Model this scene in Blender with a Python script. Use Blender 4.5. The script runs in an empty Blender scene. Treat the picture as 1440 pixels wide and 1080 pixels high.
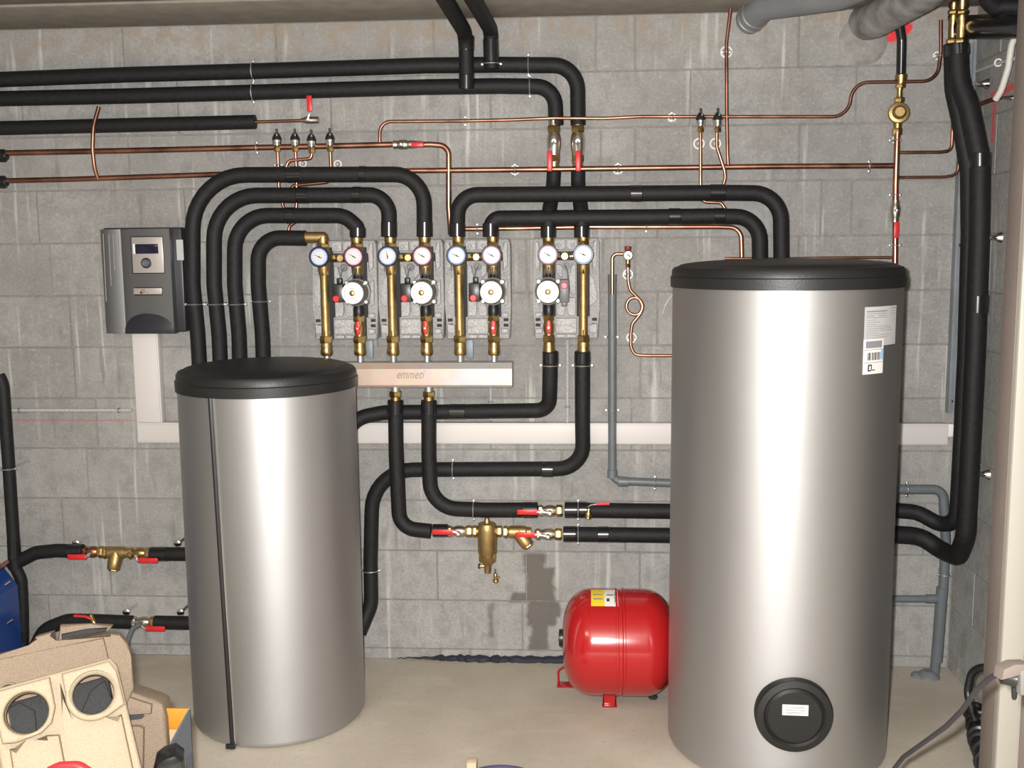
import bpy, bmesh, math, random
from mathutils import Vector, Matrix, Quaternion
random.seed(7)
SC = bpy.context.scene
COL = SC.collection
PI = math.pi
# ------------------------------------------------------------------ camera
PITCH, YAW, ROLL = math.radians(7.45218), math.radians(-3.78428), math.radians(-.548584)
CAM = Vector((0, -3.8913, 1.6096)); F = 1456.0
_cp, _sp, _cy, _sy, _cr, _sr = math.cos(PITCH), math.sin(PITCH), math.cos(YAW), math.sin(YAW), math.cos(ROLL), math.sin(ROLL)
FW = Vector((_sy*_cp, _cy*_cp, -_sp)); _r0 = Vector((_cy, -_sy, 0)); _u0 = _r0.cross(FW)
RT = _r0*_cr + _u0*_sr; UP = _u0*_cr - _r0*_sr
cd = bpy.data.cameras.new('camera'); cam = bpy.data.objects.new('camera', cd); COL.objects.link(cam)
cd.sensor_width = 36; cd.lens = F/1440*36; cd.clip_start = .05
M = Matrix((RT, UP, -FW)).transposed().to_4x4(); M.translation = CAM; cam.matrix_world = M
SC.camera = cam
# ------------------------------------------------------------------ light and exposure
SC.view_settings.view_transform = 'Standard'; SC.view_settings.look = 'None'
SC.view_settings.exposure = 0.0; SC.view_settings.gamma = 1.0; SC.view_settings.use_curve_mapping = False
w = bpy.data.worlds.new('world'); SC.world = w; w.use_nodes = True
w.node_tree.nodes['Background'].inputs[0].default_value = (.9, .93, 1, 1); w.node_tree.nodes['Background'].inputs[1].default_value = .15
fl = bpy.data.lights.new('flash', 'POINT'); fl.energy = 560; fl.color = (1, .99, .975); fl.shadow_soft_size = .022
flash = bpy.data.objects.new('flash', fl); COL.objects.link(flash); flash.location = CAM + RT*(-.045) + UP*.04 + FW*.04
cl = bpy.data.lights.new('warm_fill_light', 'AREA'); cl.energy = 20; cl.size = .9; cl.color = (1, .86, .68)  # added warm fill for the left side, no actual lamp hangs there
clo = bpy.data.objects.new('warm_fill_light', cl); COL.objects.link(clo); clo.location = (-1.5, -3.3, 2.38)

def W(px, py, Y):
    d = FW + RT*((px-720)/F) - UP*((py-540)/F)
    t = (-CAM.y - Y)/d.y
    return CAM + d*t

# ------------------------------------------------------------------ materials
def mat(name, col, rough=.5, metal=0, noise=0, nscale=30, bump=0, bscale=200, spec=.5, col2=None, coat=0, aniso=0, emit=None):
    m = bpy.data.materials.new(name); m.use_nodes = True; nt = m.node_tree; N, L = nt.nodes, nt.links
    b = N['Principled BSDF']; b.inputs['Base Color'].default_value = (*col, 1)
    b.inputs['Roughness'].default_value = rough; b.inputs['Metallic'].default_value = metal
    b.inputs['Specular IOR Level'].default_value = spec; b.inputs['Coat Weight'].default_value = coat
    b.inputs['Anisotropic'].default_value = aniso
    if emit: b.inputs['Emission Color'].default_value = (*emit, 1); b.inputs['Emission Strength'].default_value = 1
    if noise or bump:
        tc = N.new('ShaderNodeTexCoord')
    if noise:
        n = N.new('ShaderNodeTexNoise'); n.inputs['Scale'].default_value = nscale; n.inputs['Detail'].default_value = 5
        L.new(tc.outputs['Object'], n.inputs['Vector'])
        r = N.new('ShaderNodeValToRGB'); r.color_ramp.elements[0].position = .3; r.color_ramp.elements[1].position = .7
        c2 = col2 or tuple(min(1, c*(1+noise)) for c in col)
        r.color_ramp.elements[0].color = (*[c*(1-noise) for c in col], 1); r.color_ramp.elements[1].color = (*c2, 1)
        L.new(n.outputs['Fac'], r.inputs[0]); L.new(r.outputs[0], b.inputs['Base Color'])
    if bump:
        n = N.new('ShaderNodeTexNoise'); n.inputs['Scale'].default_value = bscale; n.inputs['Detail'].default_value = 3
        L.new(tc.outputs['Object'], n.inputs['Vector'])
        bp = N.new('ShaderNodeBump'); bp.inputs['Strength'].default_value = bump; bp.inputs['Distance'].default_value = .002
        L.new(n.outputs['Fac'], bp.inputs['Height']); L.new(bp.outputs[0], b.inputs['Normal'])
    return m

def sock(nt, v):
    return v
class G:
    """tiny helper to write node maths"""
    def __init__(s, nt): s.nt = nt
    def m(s, op, *a, clamp=False):
        n = s.nt.nodes.new('ShaderNodeMath'); n.operation = op; n.use_clamp = clamp
        for i, v in enumerate(a):
            if isinstance(v, (int, float)): n.inputs[i].default_value = v
            else: s.nt.links.new(v, n.inputs[i])
        return n.outputs[0]
    def mix(s, f, a, b):
        n = s.nt.nodes.new('ShaderNodeMix'); n.data_type = 'RGBA'
        for i, v in ((0, f), (6, a), (7, b)):
            if isinstance(v, tuple): n.inputs[i].default_value = (*v, 1)
            elif isinstance(v, (int, float)): n.inputs[i].default_value = v
            else: s.nt.links.new(v, n.inputs[i])
        return n.outputs[2]
    def noise(s, vec, scale, detail=4, sc=None, rough=.5):
        n = s.nt.nodes.new('ShaderNodeTexNoise'); n.inputs['Scale'].default_value = scale; n.inputs['Detail'].default_value = detail
        n.inputs['Roughness'].default_value = rough
        if sc:
            mp = s.nt.nodes.new('ShaderNodeMapping'); mp.inputs['Scale'].default_value = sc; s.nt.links.new(vec, mp.inputs[0]); vec = mp.outputs[0]
        s.nt.links.new(vec, n.inputs['Vector']); return n.outputs['Fac']
    def ramp(s, v, a, b):
        n = s.nt.nodes.new('ShaderNodeMapRange'); n.interpolation_type = 'SMOOTHSTEP'
        n.inputs[1].default_value = a; n.inputs[2].default_value = b; s.nt.links.new(v, n.inputs[0]); return n.outputs[0]

def block_material(name, side=False):
    m = bpy.data.materials.new(name); m.use_nodes = True; nt = m.node_tree; N, L = nt.nodes, nt.links
    b = N['Principled BSDF']; b.inputs['Roughness'].default_value = .93; b.inputs['Specular IOR Level'].default_value = .2
    g = G(nt); geo = N.new('ShaderNodeNewGeometry'); P = geo.outputs['Position']
    oi = N.new('ShaderNodeObjectInfo')
    sx = N.new('ShaderNodeSeparateXYZ'); L.new(P, sx.inputs[0]); X, Y, Z = sx.outputs
    big = g.noise(P, 2.2, 4); fine = g.noise(P, 150, 4, rough=.7); mid = g.noise(P, 16, 5)
    c = g.mix(g.ramp(big, .3, .7), (.30, .289, .272), (.39, .378, .362))
    c = g.mix(g.m('MULTIPLY', g.m('SUBTRACT', 1, g.ramp(Z, .5, 1.15)), g.m('ADD', .25, g.m('MULTIPLY', big, .5))), c, (.47, .46, .44))
    c = g.mix(g.m('MULTIPLY', oi.outputs['Random'], .35), c, (.24, .23, .215))
    c = g.mix(g.m('MULTIPLY', g.ramp(mid, .42, .7), .5), c, (.235, .226, .212))
    c = g.mix(g.m('MULTIPLY', g.ramp(fine, .42, .72), .45), c, (.16, .155, .145))
    c = g.mix(g.m('MULTIPLY', g.ramp(g.noise(P, 70, 5), .5, .75), .28), c, (.52, .50, .46))
    # lime streaks running down below the joints
    st = g.noise(P, 1, 3, (30, 30, 1.6)); st2 = g.noise(P, 1, 2, (3, 3, 2.2))
    c = g.mix(g.m('MULTIPLY', g.m('MULTIPLY', g.ramp(st, .57, .70), g.ramp(st2, .40, .60)), .7), c, (.58, .565, .53))
    st = g.noise(P, 1, 3, (22, 22, 3.0)); st2 = g.noise(P, 1.3, 2, (4, 4, 4))
    c = g.mix(g.m('MULTIPLY', g.m('MULTIPLY', g.ramp(st, .58, .70), g.ramp(st2, .48, .62)), .5), c, (.17, .16, .15))
    # brownish mortar smears near the ceiling
    c = g.mix(g.m('MULTIPLY', g.m('MULTIPLY', g.ramp(Z, 2.28, 2.42), g.ramp(mid, .42, .6)), .55), c, (.34, .27, .2))
    if not side:
        wob = g.m('MULTIPLY', g.m('SUBTRACT', g.noise(P, 13, 4), .5), .06)
        X2 = g.m('ADD', X, wob)
        def box(x0, x1, z0, z1, e=.012):
            return g.m('MULTIPLY', g.m('MULTIPLY', g.ramp(X2, x0-e, x0+e), g.m('SUBTRACT', 1, g.ramp(X2, x1-e, x1+e))),
                       g.m('MULTIPLY', g.ramp(Z, z0-e, z0+e), g.m('SUBTRACT', 1, g.ramp(Z, z1-e, z1+e))))
        wet = None
        for (a_, b_, y0_, y1_, k_) in ((736, 766, 778, 806, 1), (741, 781, 798, 880, 1), (746, 771, 870, 914, 1), (720, 748, 833, 847, 1), (757, 787, 846, 868, 1), (686, 692, 848, 896, .75)):
            p_, q_ = W(a_, y1_, 0), W(b_, y0_, 0)
            t_ = box(p_.x, q_.x, p_.z, q_.z, .009)
            if k_ < 1: t_ = g.m('MULTIPLY', t_, k_)
            wet = t_ if wet is None else g.m('MAXIMUM', wet, t_)
        c = g.mix(g.m('MULTIPLY', wet, .85), c, (.125, .112, .095))
        # sprayed red marks
        def dot(px, py, r):
            q = W(px, py, 0); 
            d = g.m('SQRT', g.m('ADD', g.m('POWER', g.m('SUBTRACT', X2, q.x), 2), g.m('POWER', g.m('SUBTRACT', Z, q.z), 2)))
            return g.m('SUBTRACT', 1, g.ramp(d, r*.55, r))
        red = g.m('MAXIMUM', dot(1237, 71, .02), g.m('MAXIMUM', dot(1255, 50, .032), dot(1272, 40, .03)))
        c = g.mix(red, c, (.8, .06, .07))
        # pencil-red level line at the left
        ln = g.m('MULTIPLY', g.m('SUBTRACT', 1, g.ramp(g.m('ABSOLUTE', g.m('SUBTRACT', Z, W(100, 591, 0).z)), .0015, .004)), g.m('SUBTRACT', 1, g.ramp(X, -1.62, -1.6)))
        c = g.mix(g.m('MULTIPLY', ln, .45), c, (.5, .07, .07))
    else:
        wob = g.m('MULTIPLY', g.m('SUBTRACT', g.noise(P, 14, 3), .5), .05)
        Y2 = g.m('ADD', Y, wob); Z2 = g.m('ADD', Z, wob)
        def bx(y0, y1, z0, z1, e=.006):
            return g.m('MULTIPLY', g.m('MULTIPLY', g.ramp(Y2, y0-e, y0+e), g.m('SUBTRACT', 1, g.ramp(Y2, y1-e, y1+e))),
                       g.m('MULTIPLY', g.ramp(Z2, z0-e, z0+e), g.m('SUBTRACT', 1, g.ramp(Z2, z1-e, z1+e))))
        red = g.m('MAXIMUM', bx(-.36, -.15, 2.10, 2.125), g.m('MAXIMUM', bx(-.20, -.175, 1.95, 2.12), bx(-.44, -.37, 1.97, 2.01)))
        c = g.mix(g.m('MULTIPLY', red, .8), c, (.75, .07, .07))
    L.new(c, b.inputs['Base Color'])
    bp = N.new('ShaderNodeBump'); bp.inputs['Strength'].default_value = .7; bp.inputs['Distance'].default_value = .003
    L.new(g.m('ADD', fine, g.noise(P, 45, 4)), bp.inputs['Height']); L.new(bp.outputs[0], b.inputs['Normal'])
    return m

M_block = block_material('concrete_block'); M_block_side = block_material('concrete_block_side', True)
M_mortar = mat('mortar', (.27, .255, .235), .95, noise=.2, nscale=40, bump=.6, bscale=120)
M_ceil = mat('ceiling_slab', (.25, .225, .19), .9, noise=.14, nscale=14, bump=.4, bscale=120)
M_plaster = mat('plaster', (.20, .19, .175), .9, noise=.06, nscale=4)

def floor_material():
    m = bpy.data.materials.new('floor_screed'); m.use_nodes = True; nt = m.node_tree; N, L = nt.nodes, nt.links
    b = N['Principled BSDF']; b.inputs['Roughness'].default_value = .85; b.inputs['Specular IOR Level'].default_value = .25
    g = G(nt); geo = N.new('ShaderNodeNewGeometry'); P = geo.outputs['Position']
    c = g.mix(g.ramp(g.noise(P, 3, 5), .3, .7), (.43, .38, .305), (.52, .465, .385))
    c = g.mix(g.m('MULTIPLY', g.ramp(g.noise(P, 60, 4), .5, .75), .35), c, (.33, .29, .24))
    c = g.mix(g.m('MULTIPLY', g.ramp(g.noise(P, 1, 4, (5, 14, 1)), .55, .75), .3), c, (.62, .57, .48))
    L.new(c, b.inputs['Base Color'])
    bp = N.new('ShaderNodeBump'); bp.inputs['Strength'].default_value = .3; bp.inputs['Distance'].default_value = .002
    L.new(g.noise(P, 110, 4), bp.inputs['Height']); L.new(bp.outputs[0], b.inputs['Normal'])
    return m
M_floor = floor_material()
M_foam = mat('black_foam_insulation', (.0105, .010, .0105), .62, noise=.3, nscale=60, bump=.5, bscale=260, spec=.32)
M_tape = mat('black_tape', (.012, .012, .013), .22, spec=.6)
M_copper = mat('copper', (.46, .20, .13), .34, 1, noise=.3, nscale=12, col2=(.66, .32, .22))
M_copper_dark = mat('copper_tarnished', (.25, .12, .085), .4, 1, noise=.4, nscale=10, col2=(.50, .24, .16))
M_brass = mat('brass', (.50, .35, .14), .34, 1, noise=.2, nscale=45)
M_brass_cast = mat('cast_brass', (.42, .29, .125), .46, .9, noise=.12, nscale=40, bump=.3, bscale=200)
M_nickel = mat('nickel', (.62, .57, .5), .3, 1)
M_zinc = mat('zinc_plate', (.66, .67, .68), .35, .9, noise=.1, nscale=50)
M_chrome = mat('chrome', (.8, .8, .8), .15, 1)
M_red = mat('red_plastic', (.62, .02, .025), .38)
M_redmetal = mat('red_enamel', (.40, .010, .012), .18, coat=.5, bump=.02, bscale=20)
M_white = mat('white_plastic', (.80, .78, .74), .45)
M_duct = mat('white_trunking', (.64, .60, .575), .5)
M_pvc = mat('grey_pvc', (.13, .145, .155), .42, noise=.08, nscale=20)
M_pvc_l = mat('grey_drain_pvc', (.17, .175, .18), .45, noise=.1, nscale=9)
M_black = mat('black_plastic', (.015, .015, .017), .35)
M_blackmetal = mat('black_cast_iron', (.018, .018, .02), .4, .3)
M_lid = mat('black_lid', (.012, .012, .012), .46, bump=.25, bscale=160)
M_shell = mat('grey_epp_foam', (.36, .35, .345), .8, noise=.25, nscale=160, bump=.7, bscale=220)
M_shell_r = mat('grey_epp_foam_relief', (.45, .44, .435), .8, noise=.25, nscale=160, bump=.7, bscale=220)
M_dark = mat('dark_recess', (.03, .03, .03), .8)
M_motor = mat('motor_housing', (.22, .215, .19), .4, .5)
M_dial = mat('dial_white', (.60, .60, .61), .4)
M_dialw = mat('pump_plate_white', (.84, .83, .8), .35)
M_blue = mat('dial_blue', (.22, .36, .80), .4)
M_pink = mat('dial_red', (.72, .36, .50), .4)
M_print = mat('grey_print', (.25, .25, .27), .6)
M_blackprint = mat('black_print', (.03, .03, .03), .6)
M_blueenamel = mat('blue_enamel', (.01, .045, .20), .3, coat=.3)
M_orange = mat('orange_board', (.48, .20, .015), .6)
M_card = mat('cardboard', (.42, .29, .16), .8, noise=.1, nscale=30)
M_greybox = mat('grey_printed_board', (.10, .115, .14), .55)
M_epp = mat('beige_epp_foam', (.20, .150, .106), .75, noise=.22, nscale=420, bump=.7, bscale=400, spec=.3)
M_epp_lit = mat('flash_lit_epp_foam', (.29, .232, .158), .7, noise=.16, nscale=420, bump=.5, bscale=400, spec=.35)  # paler copy of the beige foam; flash brightness painted into the front cover
M_epp_d = mat('dark_grey_epp_foam', (.020, .0195, .019), .8, noise=.4, nscale=300, bump=.6, bscale=300)
M_silver2 = mat('groove_grey', (.30, .29, .29), .5)
M_cable = mat('grey_cable', (.028, .028, .036), .5)
M_plug = mat('grey_plug', (.17, .16, .15), .5)
M_jamb = mat('jamb_paint', (.185, .15, .13), .7, noise=.05, nscale=8)
M_casing = mat('casing_white', (.42, .40, .35), .5)
M_yellow = mat('yellow_label', (.82, .62, .04), .5)
M_paper = mat('paper_label', (.50, .50, .50), .5)
M_bitumen = mat('bitumen', (.02, .022, .035), .45, bump=.6, bscale=60)
M_hose = mat('white_hose', (.55, .53, .48), .5)
M_wood = mat('pale_wood', (.60, .47, .31), .7, noise=.15, nscale=30)
M_ctl = mat('controller_grey', (.19, .19, .195), .42, .7, bump=.1, bscale=400)
M_ctl_dark = mat('controller_dark', (.018, .018, .024), .4)
M_silver = mat('silver_plastic', (.52, .48, .46), .35, .5)
M_lcd = mat('lcd', (.012, .01, .03), .12)

def galv():
    m = bpy.data.materials.new('galvanised_manifold'); m.use_nodes = True; nt = m.node_tree; N, L = nt.nodes, nt.links
    b = N['Principled BSDF']; b.inputs['Roughness'].default_value = .42; b.inputs['Metallic'].default_value = .35
    g = G(nt); tc = N.new('ShaderNodeTexCoord'); P = tc.outputs['Object']
    v = N.new('ShaderNodeTexVoronoi'); v.inputs['Scale'].default_value = 30; L.new(P, v.inputs['Vector'])
    c = g.mix(g.ramp(g.noise(P, 5, 2), .35, .65), (.52, .39, .32), (.44, .44, .43))
    c = g.mix(.04, c, v.outputs['Color'])
    L.new(c, b.inputs['Base Color']); return m
M_galv = galv()

def tank_mat():
    m = bpy.data.materials.new('silver_foil_jacket'); m.use_nodes = True; nt = m.node_tree; N, L = nt.nodes, nt.links
    b = N['Principled BSDF']; b.inputs['Roughness'].default_value = .40; b.inputs['Metallic'].default_value = .95
    b.inputs['Base Color'].default_value = (.49, .487, .49, 1)
    g = G(nt); tc = N.new('ShaderNodeTexCoord'); P = tc.outputs['Object']
    n = g.noise(P, 1, 4, (2, 2, 60)); n2 = g.noise(P, 3, 2)
    b.inputs['Anisotropic'].default_value = .45; b.inputs['Anisotropic Rotation'].default_value = .25
    tg = N.new('ShaderNodeTangent'); tg.direction_type = 'RADIAL'; tg.axis = 'Z'; L.new(tg.outputs[0], b.inputs['Tangent'])
    r = g.m('ADD', .535, g.m('MULTIPLY', n, .05)); L.new(r, b.inputs['Roughness'])
    bp = N.new('ShaderNodeBump'); bp.inputs['Strength'].default_value = .25; bp.inputs['Distance'].default_value = .01
    L.new(g.m('ADD', n2, g.m('MULTIPLY', n, .02)), bp.inputs['Height']); L.new(bp.outputs[0], b.inputs['Normal'])
    return m
M_tank = tank_mat()

# ------------------------------------------------------------------ builders
class B:
    def __init__(s): s.bm = bmesh.new()
    def box(s, lo, hi, bev=0, mtx=None, seg=2):
        lo, hi = Vector(lo), Vector(hi)
        r = bmesh.ops.create_cube(s.bm, size=1); vs = r['verts']
        c = (lo+hi)/2; d = hi-lo
        for v in vs: v.co = Vector((v.co.x*d.x, v.co.y*d.y, v.co.z*d.z)) + c
        if bev:
            es = list({e for v in vs for e in v.link_edges})
            r = bmesh.ops.bevel(s.bm, geom=es, offset=bev, segments=seg, affect='EDGES', profile=.5)
            vs = list({v for f in r['faces'] for v in f.verts} | {v for v in vs if v.is_valid})
        if mtx is not None:
            for v in vs: v.co = mtx @ v.co
        return s
    def lathe(s, prof, org, axis=(0, 0, 1), seg=20, rot=0, cap=True):
        """prof: list of (distance along axis, radius)"""
        ax = Vector(axis).normalized(); org = Vector(org)
        u = ax.orthogonal().normalized() if abs(ax.z) < .9 else Vector((1, 0, 0)); u = (u - ax*u.dot(ax)).normalized(); v = ax.cross(u)
        rings = []
        for t, r in prof:
            if r <= 1e-6: rings.append([s.bm.verts.new(org + ax*t)]); continue
            rings.append([s.bm.verts.new(org + ax*t + (u*math.cos(2*PI*(k+rot)/seg) + v*math.sin(2*PI*(k+rot)/seg))*r) for k in range(seg)])
        for a, b in zip(rings, rings[1:]):
            if len(a) == 1 and len(b) == 1: continue
            for k in range(seg):
                j = (k+1) % seg
                if len(a) == 1: s.bm.faces.new((a[0], b[j], b[k]))
                elif len(b) == 1: s.bm.faces.new((a[k], a[j], b[0]))
                else: s.bm.faces.new((a[k], a[j], b[j], b[k]))
        if cap:
            if len(rings[0]) > 1: s.bm.faces.new(list(reversed(rings[0])))
            if len(rings[-1]) > 1: s.bm.faces.new(rings[-1])
        return s
    def cyl(s, a, b, r, seg=16, bev=0):
        a, b = Vector(a), Vector(b); L = (b-a).length
        p = [(0, r), (L, r)] if not bev else [(0, r-bev), (bev, r), (L-bev, r), (L, r-bev)]
        return s.lathe(p, a, b-a, seg)
    def hexnut(s, a, b, r):
        a, b = Vector(a), Vector(b); L = (b-a).length
        return s.lathe([(0, r*.9), (L*.18, r), (L*.82, r), (L, r*.9)], a, b-a, 6, rot=.5)
    def ring(s, c, axis, R, r, seg=24, rs=8):
        ax = Vector(axis).normalized(); u = ax.orthogonal().normalized(); v = ax.cross(u); c = Vector(c)
        rr = []
        for k in range(seg):
            a = 2*PI*k/seg; d = u*math.cos(a)+v*math.sin(a)
            rr.append([s.bm.verts.new(c + d*(R + r*math.cos(2*PI*j/rs)) + ax*(r*math.sin(2*PI*j/rs))) for j in range(rs)])
        for k in range(seg):
            A, Bb = rr[k], rr[(k+1) % seg]
            for j in range(rs): s.bm.faces.new((A[j], Bb[j], Bb[(j+1) % rs], A[(j+1) % rs]))
        return s
    def tube(s, pts, r, seg=16, cap=True):
        pts = [Vector(p) for p in pts]; n = len(pts); rads = r if isinstance(r, (list, tuple)) else [r]*n
        T = []
        for i in range(n):
            t = (pts[min(i+1, n-1)] - pts[max(i-1, 0)]).normalized(); T.append(t)
        u = T[0].orthogonal().normalized(); rings = []
        for i in range(n):
            if i:
                q = T[i-1].rotation_difference(T[i]); u = q @ u
            u = (u - T[i]*u.dot(T[i])).normalized(); v = T[i].cross(u)
            rings.append([s.bm.verts.new(pts[i] + (u*math.cos(2*PI*k/seg)+v*math.sin(2*PI*k/seg))*rads[i]) for k in range(seg)])
        for a, b in zip(rings, rings[1:]):
            for k in range(seg): s.bm.faces.new((a[k], a[(k+1) % seg], b[(k+1) % seg], b[k]))
        if cap: s.bm.faces.new(list(reversed(rings[0]))); s.bm.faces.new(rings[-1])
        return s
    def prism(s, outline, y0, y1, bev=0, mtx=None):
        """outline of (x,z) extruded along y from y0 (front, smaller) to y1"""
        a = [s.bm.verts.new((x, y0, z)) for x, z in outline]; b = [s.bm.verts.new((x, y1, z)) for x, z in outline]
        f0 = s.bm.faces.new(a); n = len(a)
        s.bm.faces.new(list(reversed(b)))
        for k in range(n): s.bm.faces.new((a[k], b[k], b[(k+1) % n], a[(k+1) % n]))
        vs = a+b
        if bev:
            r = bmesh.ops.bevel(s.bm, geom=list(f0.edges), offset=bev, segments=2, affect='EDGES', profile=.5)
            vs = list({v for f in r['faces'] for v in f.verts} | {v for v in vs if v.is_valid})
        if mtx is not None:
            for v in vs: v.co = mtx @ v.co
        return s
    def xf(s, mtx):
        for v in s.bm.verts: v.co = mtx @ v.co
        return s
    def build(s, name, m, parent=None, ang=.6):
        bmesh.ops.recalc_face_normals(s.bm, faces=s.bm.faces)
        me = bpy.data.meshes.new(name); s.bm.to_mesh(me); s.bm.free()
        for p in me.polygons: p.use_smooth = True
        me.set_sharp_from_angle(angle=ang); me.materials.append(m)
        o = bpy.data.objects.new(name, me); COL.objects.link(o)
        if parent is not None: par(o, parent)
        return o
def par(o, p):
    o.parent = p; o.matrix_parent_inverse = p.matrix_world.inverted() if p.matrix_world else Matrix()
    return o
def wm(o):  # world matrix of an object whose parents are simple translations
    return o.matrix_world
def tag(o, label, cat, group=None, kind=None):
    o['label'] = label; o['category'] = cat
    if group: o['group'] = group
    if kind: o['kind'] = kind
    return o
def thing(name, label, cat, loc=(0, 0, 0), group=None):
    o = bpy.data.objects.new(name, None); COL.objects.link(o); o.location = loc; o.empty_display_size = .05
    o.matrix_world = Matrix.Translation(loc)
    return tag(o, label, cat, group)
def struct(o): o['kind'] = 'structure'; return o

def fillet(pts, R, n=10):
    pts = [Vector(p) for p in pts]
    if not isinstance(R, (list, tuple)): R = [R]*len(pts)
    out = [pts[0]]
    for i in range(1, len(pts)-1):
        a, p, b = pts[i-1], pts[i], pts[i+1]
        d1, d2 = (a-p), (b-p); l1, l2 = d1.length, d2.length; d1.normalize(); d2.normalize()
        ang = d1.angle(d2)
        if ang > PI-.03 or R[i] <= 0: out.append(p); continue
        t = min(R[i]/math.tan(ang/2), l1*.49, l2*.49); rr = t*math.tan(ang/2)
        p1, p2 = p+d1*t, p+d2*t; c = p + (d1+d2).normalized()*(rr/math.sin(ang/2))
        m = max(2, int(n*(PI-ang)/(PI/2)))
        v1, v2 = p1-c, p2-c; om = v1.angle(v2)
        for k in range(m+1):
            s = k/m; out.append(c + (v1*math.sin((1-s)*om) + v2*math.sin(s*om))/math.sin(om))
    out.append(pts[-1]); return out
def pp(pts, Y=None):
    return [W(p[0], p[1], p[2] if len(p) > 2 else Y) for p in pts]

def sleeve(label, pts, Y, R=.06, r=.028, bands=(), clamps=(), cat='pipe', m=None, name='insulated_pipe'):
    """black foam-insulated pipe. bands: ((px,py,Y),(px,py,Y)) glossy tape; clamps: (px,py,Y,axis)"""
    P = fillet(pp(pts, Y), R)
    o = B().tube(P, r, 20).build(name, m or M_foam)
    tag(o, label, cat)
    for a, b in bands:
        band(o, W(*a), W(*b), r)
    for c in clamps: clamp(o, W(*c[:3]), c[3], r)
    return o
def band(o, a, b, r, m=None):
    L = (b-a).length
    return B().lathe([(0, r+.0002), (.002, r+.0016), (L-.002, r+.0016), (L, r+.0002)], a, b-a, 20, cap=False).build('tape_band', m or M_tape, o)
def clamp(o, c, axis, r, back=True):
    ax = Vector(axis).normalized()
    b = B().ring(c, ax, r+.0028, .0022, 24, 6)
    side = ax.cross(Vector((0, 1, 0))).normalized()
    for s in (-1, 1):
        q = c + side*s*(r+.007); b.box(q-Vector((.004, .004, .004)), q+Vector((.004, .004, .004)), .001)
    if back and abs(ax.y) < .5: b.cyl(c+Vector((0, r+.002, 0)), Vector((c.x, -.006, c.z)), .003, 8)
    return b.build('pipe_clamp', M_zinc, o)
def rosette(o, px, py, rr=.018):
    c = W(px, py, .008)
    return B().ring(c, (0, 1, 0), rr, .0035, 24, 6).lathe([(0, rr*.3), (.006, rr*.22)], c, (0, -1, 0), 12).build('wall_rosette', M_white, o)

def cop(label, pts, Y, R=.03, r=.009, m=None, clamps=(), ros=(), cat='pipe'):
    o = B().tube(fillet(pp(pts, Y), R), r, 14).build('copper_pipe', m or M_copper); tag(o, label, cat)
    for c in clamps: clamp(o, W(*c[:3]), c[3], r)
    for c in ros: rosette(o, *c)
    return o

# ------------------------------------------------------------------ setting
XR = 1.405
HT = 2.455
struct(B().box((-3.3, -6.5, -.1), (3.2, .2, 0)).build('floor', M_floor))
struct(B().box((-3.3, -6.5, HT), (3.2, .2, HT+.15)).build('ceiling', M_ceil))
wb = struct(B().box((-3.3, 0.004, 0), (1.6, .2, HT)).build('wall_back', M_mortar))
wr = struct(B().box((XR+.004, -1.0, 0), (XR+.2, .004, HT)).build('wall_right', M_mortar))
struct(B().box((-3.4, -6.5, 0), (-3.3, .2, HT)).build('wall_left', M_plaster))
struct(B().box((-3.4, -6.6, 0), (3.3, -6.5, HT)).build('wall_front', M_plaster))
struct(B().box((3.2, -6.5, 0), (3.3, -1.0, HT)).build('wall_far_right', M_plaster))
struct(B().box((1.25, -1.0, 0), (3.2, -.90, HT)).build('wall_partition', M_jamb))
# ceiling joint beams running along the back wall
for k, (y0, y1, dz) in enumerate([(-.36, -.02, .006), (-.98, -.37, .0), (-1.6, -.99, .005), (-2.2, -1.61, .0)]):
    B().box((-3.25, y0, HT-.012-dz), (3.1, y1, HT+.02), .004).build('plank', M_ceil, bpy.data.objects['ceiling'])
# block courses; vertical joints read from the photograph (pixel x per course)
rows = {0: (70, 290, 510, 735, 960, 1185), 1: (155, 395, 615, 740, 900, 1120), 2: (88, 300, 530, 722, 880, 1100, 1300),
        3: (122, 360, 568, 790, 1010, 1235), 4: (135, 355, 570, 690, 888, 1110), 5: (104, 325, 545, 765, 901, 1120), 6: (98, 310, 530, 755, 925, 1150),
        7: (70, 290, 510, 740, 848, 893, 1123), 8: (52, 260, 480, 700, 925, 1155, 1198), 9: (180, 400, 616, 845, 893, 1124), 10: (30, 250, 465, 690, 782, 971, 1204),
        11: (173, 388, 610, 838, 893, 1123)}
def slab_block(b, lo, hi): b.box(lo, hi, .003, seg=1)
GAP = .0022
for k in range(-1, 12):
    z0 = .045 + .2*k; z1 = z0+.2
    if k < 0: z0 = 0.0
    if k == 11: z1 = HT-.012
    py = 913 - 74*(k+.5)
    xs = [W(px, py, 0).x for px in rows.get(k, (180, 400, 620, 840, 1060))]
    x = xs[0]; pre = []
    while x - .6 > -3.3: x -= .6; pre.append(x)
    xs = [-3.29] + pre[::-1] + xs + [XR]
    for a, c in zip(xs, xs[1:]):
        if c-a < .03: continue
        jit = random.uniform(-.0018, .0018)
        B().box((a+GAP, -.001+jit, z0+GAP), (c-GAP, .01, z1-GAP), .002, seg=1).build('block', M_block, wb)
    ys = [0.0, -.22, -.82, -1.0] if k % 2 else [0.0, -.5, -1.0]
    for a, c in zip(ys, ys[1:]):
        jit = random.uniform(-.0015, .0015)
        B().box((XR-.001+jit, c+GAP, z0+GAP), (XR+.01, a-GAP, z1-GAP), .002, seg=1).build('block', M_block_side, wr)
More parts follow.
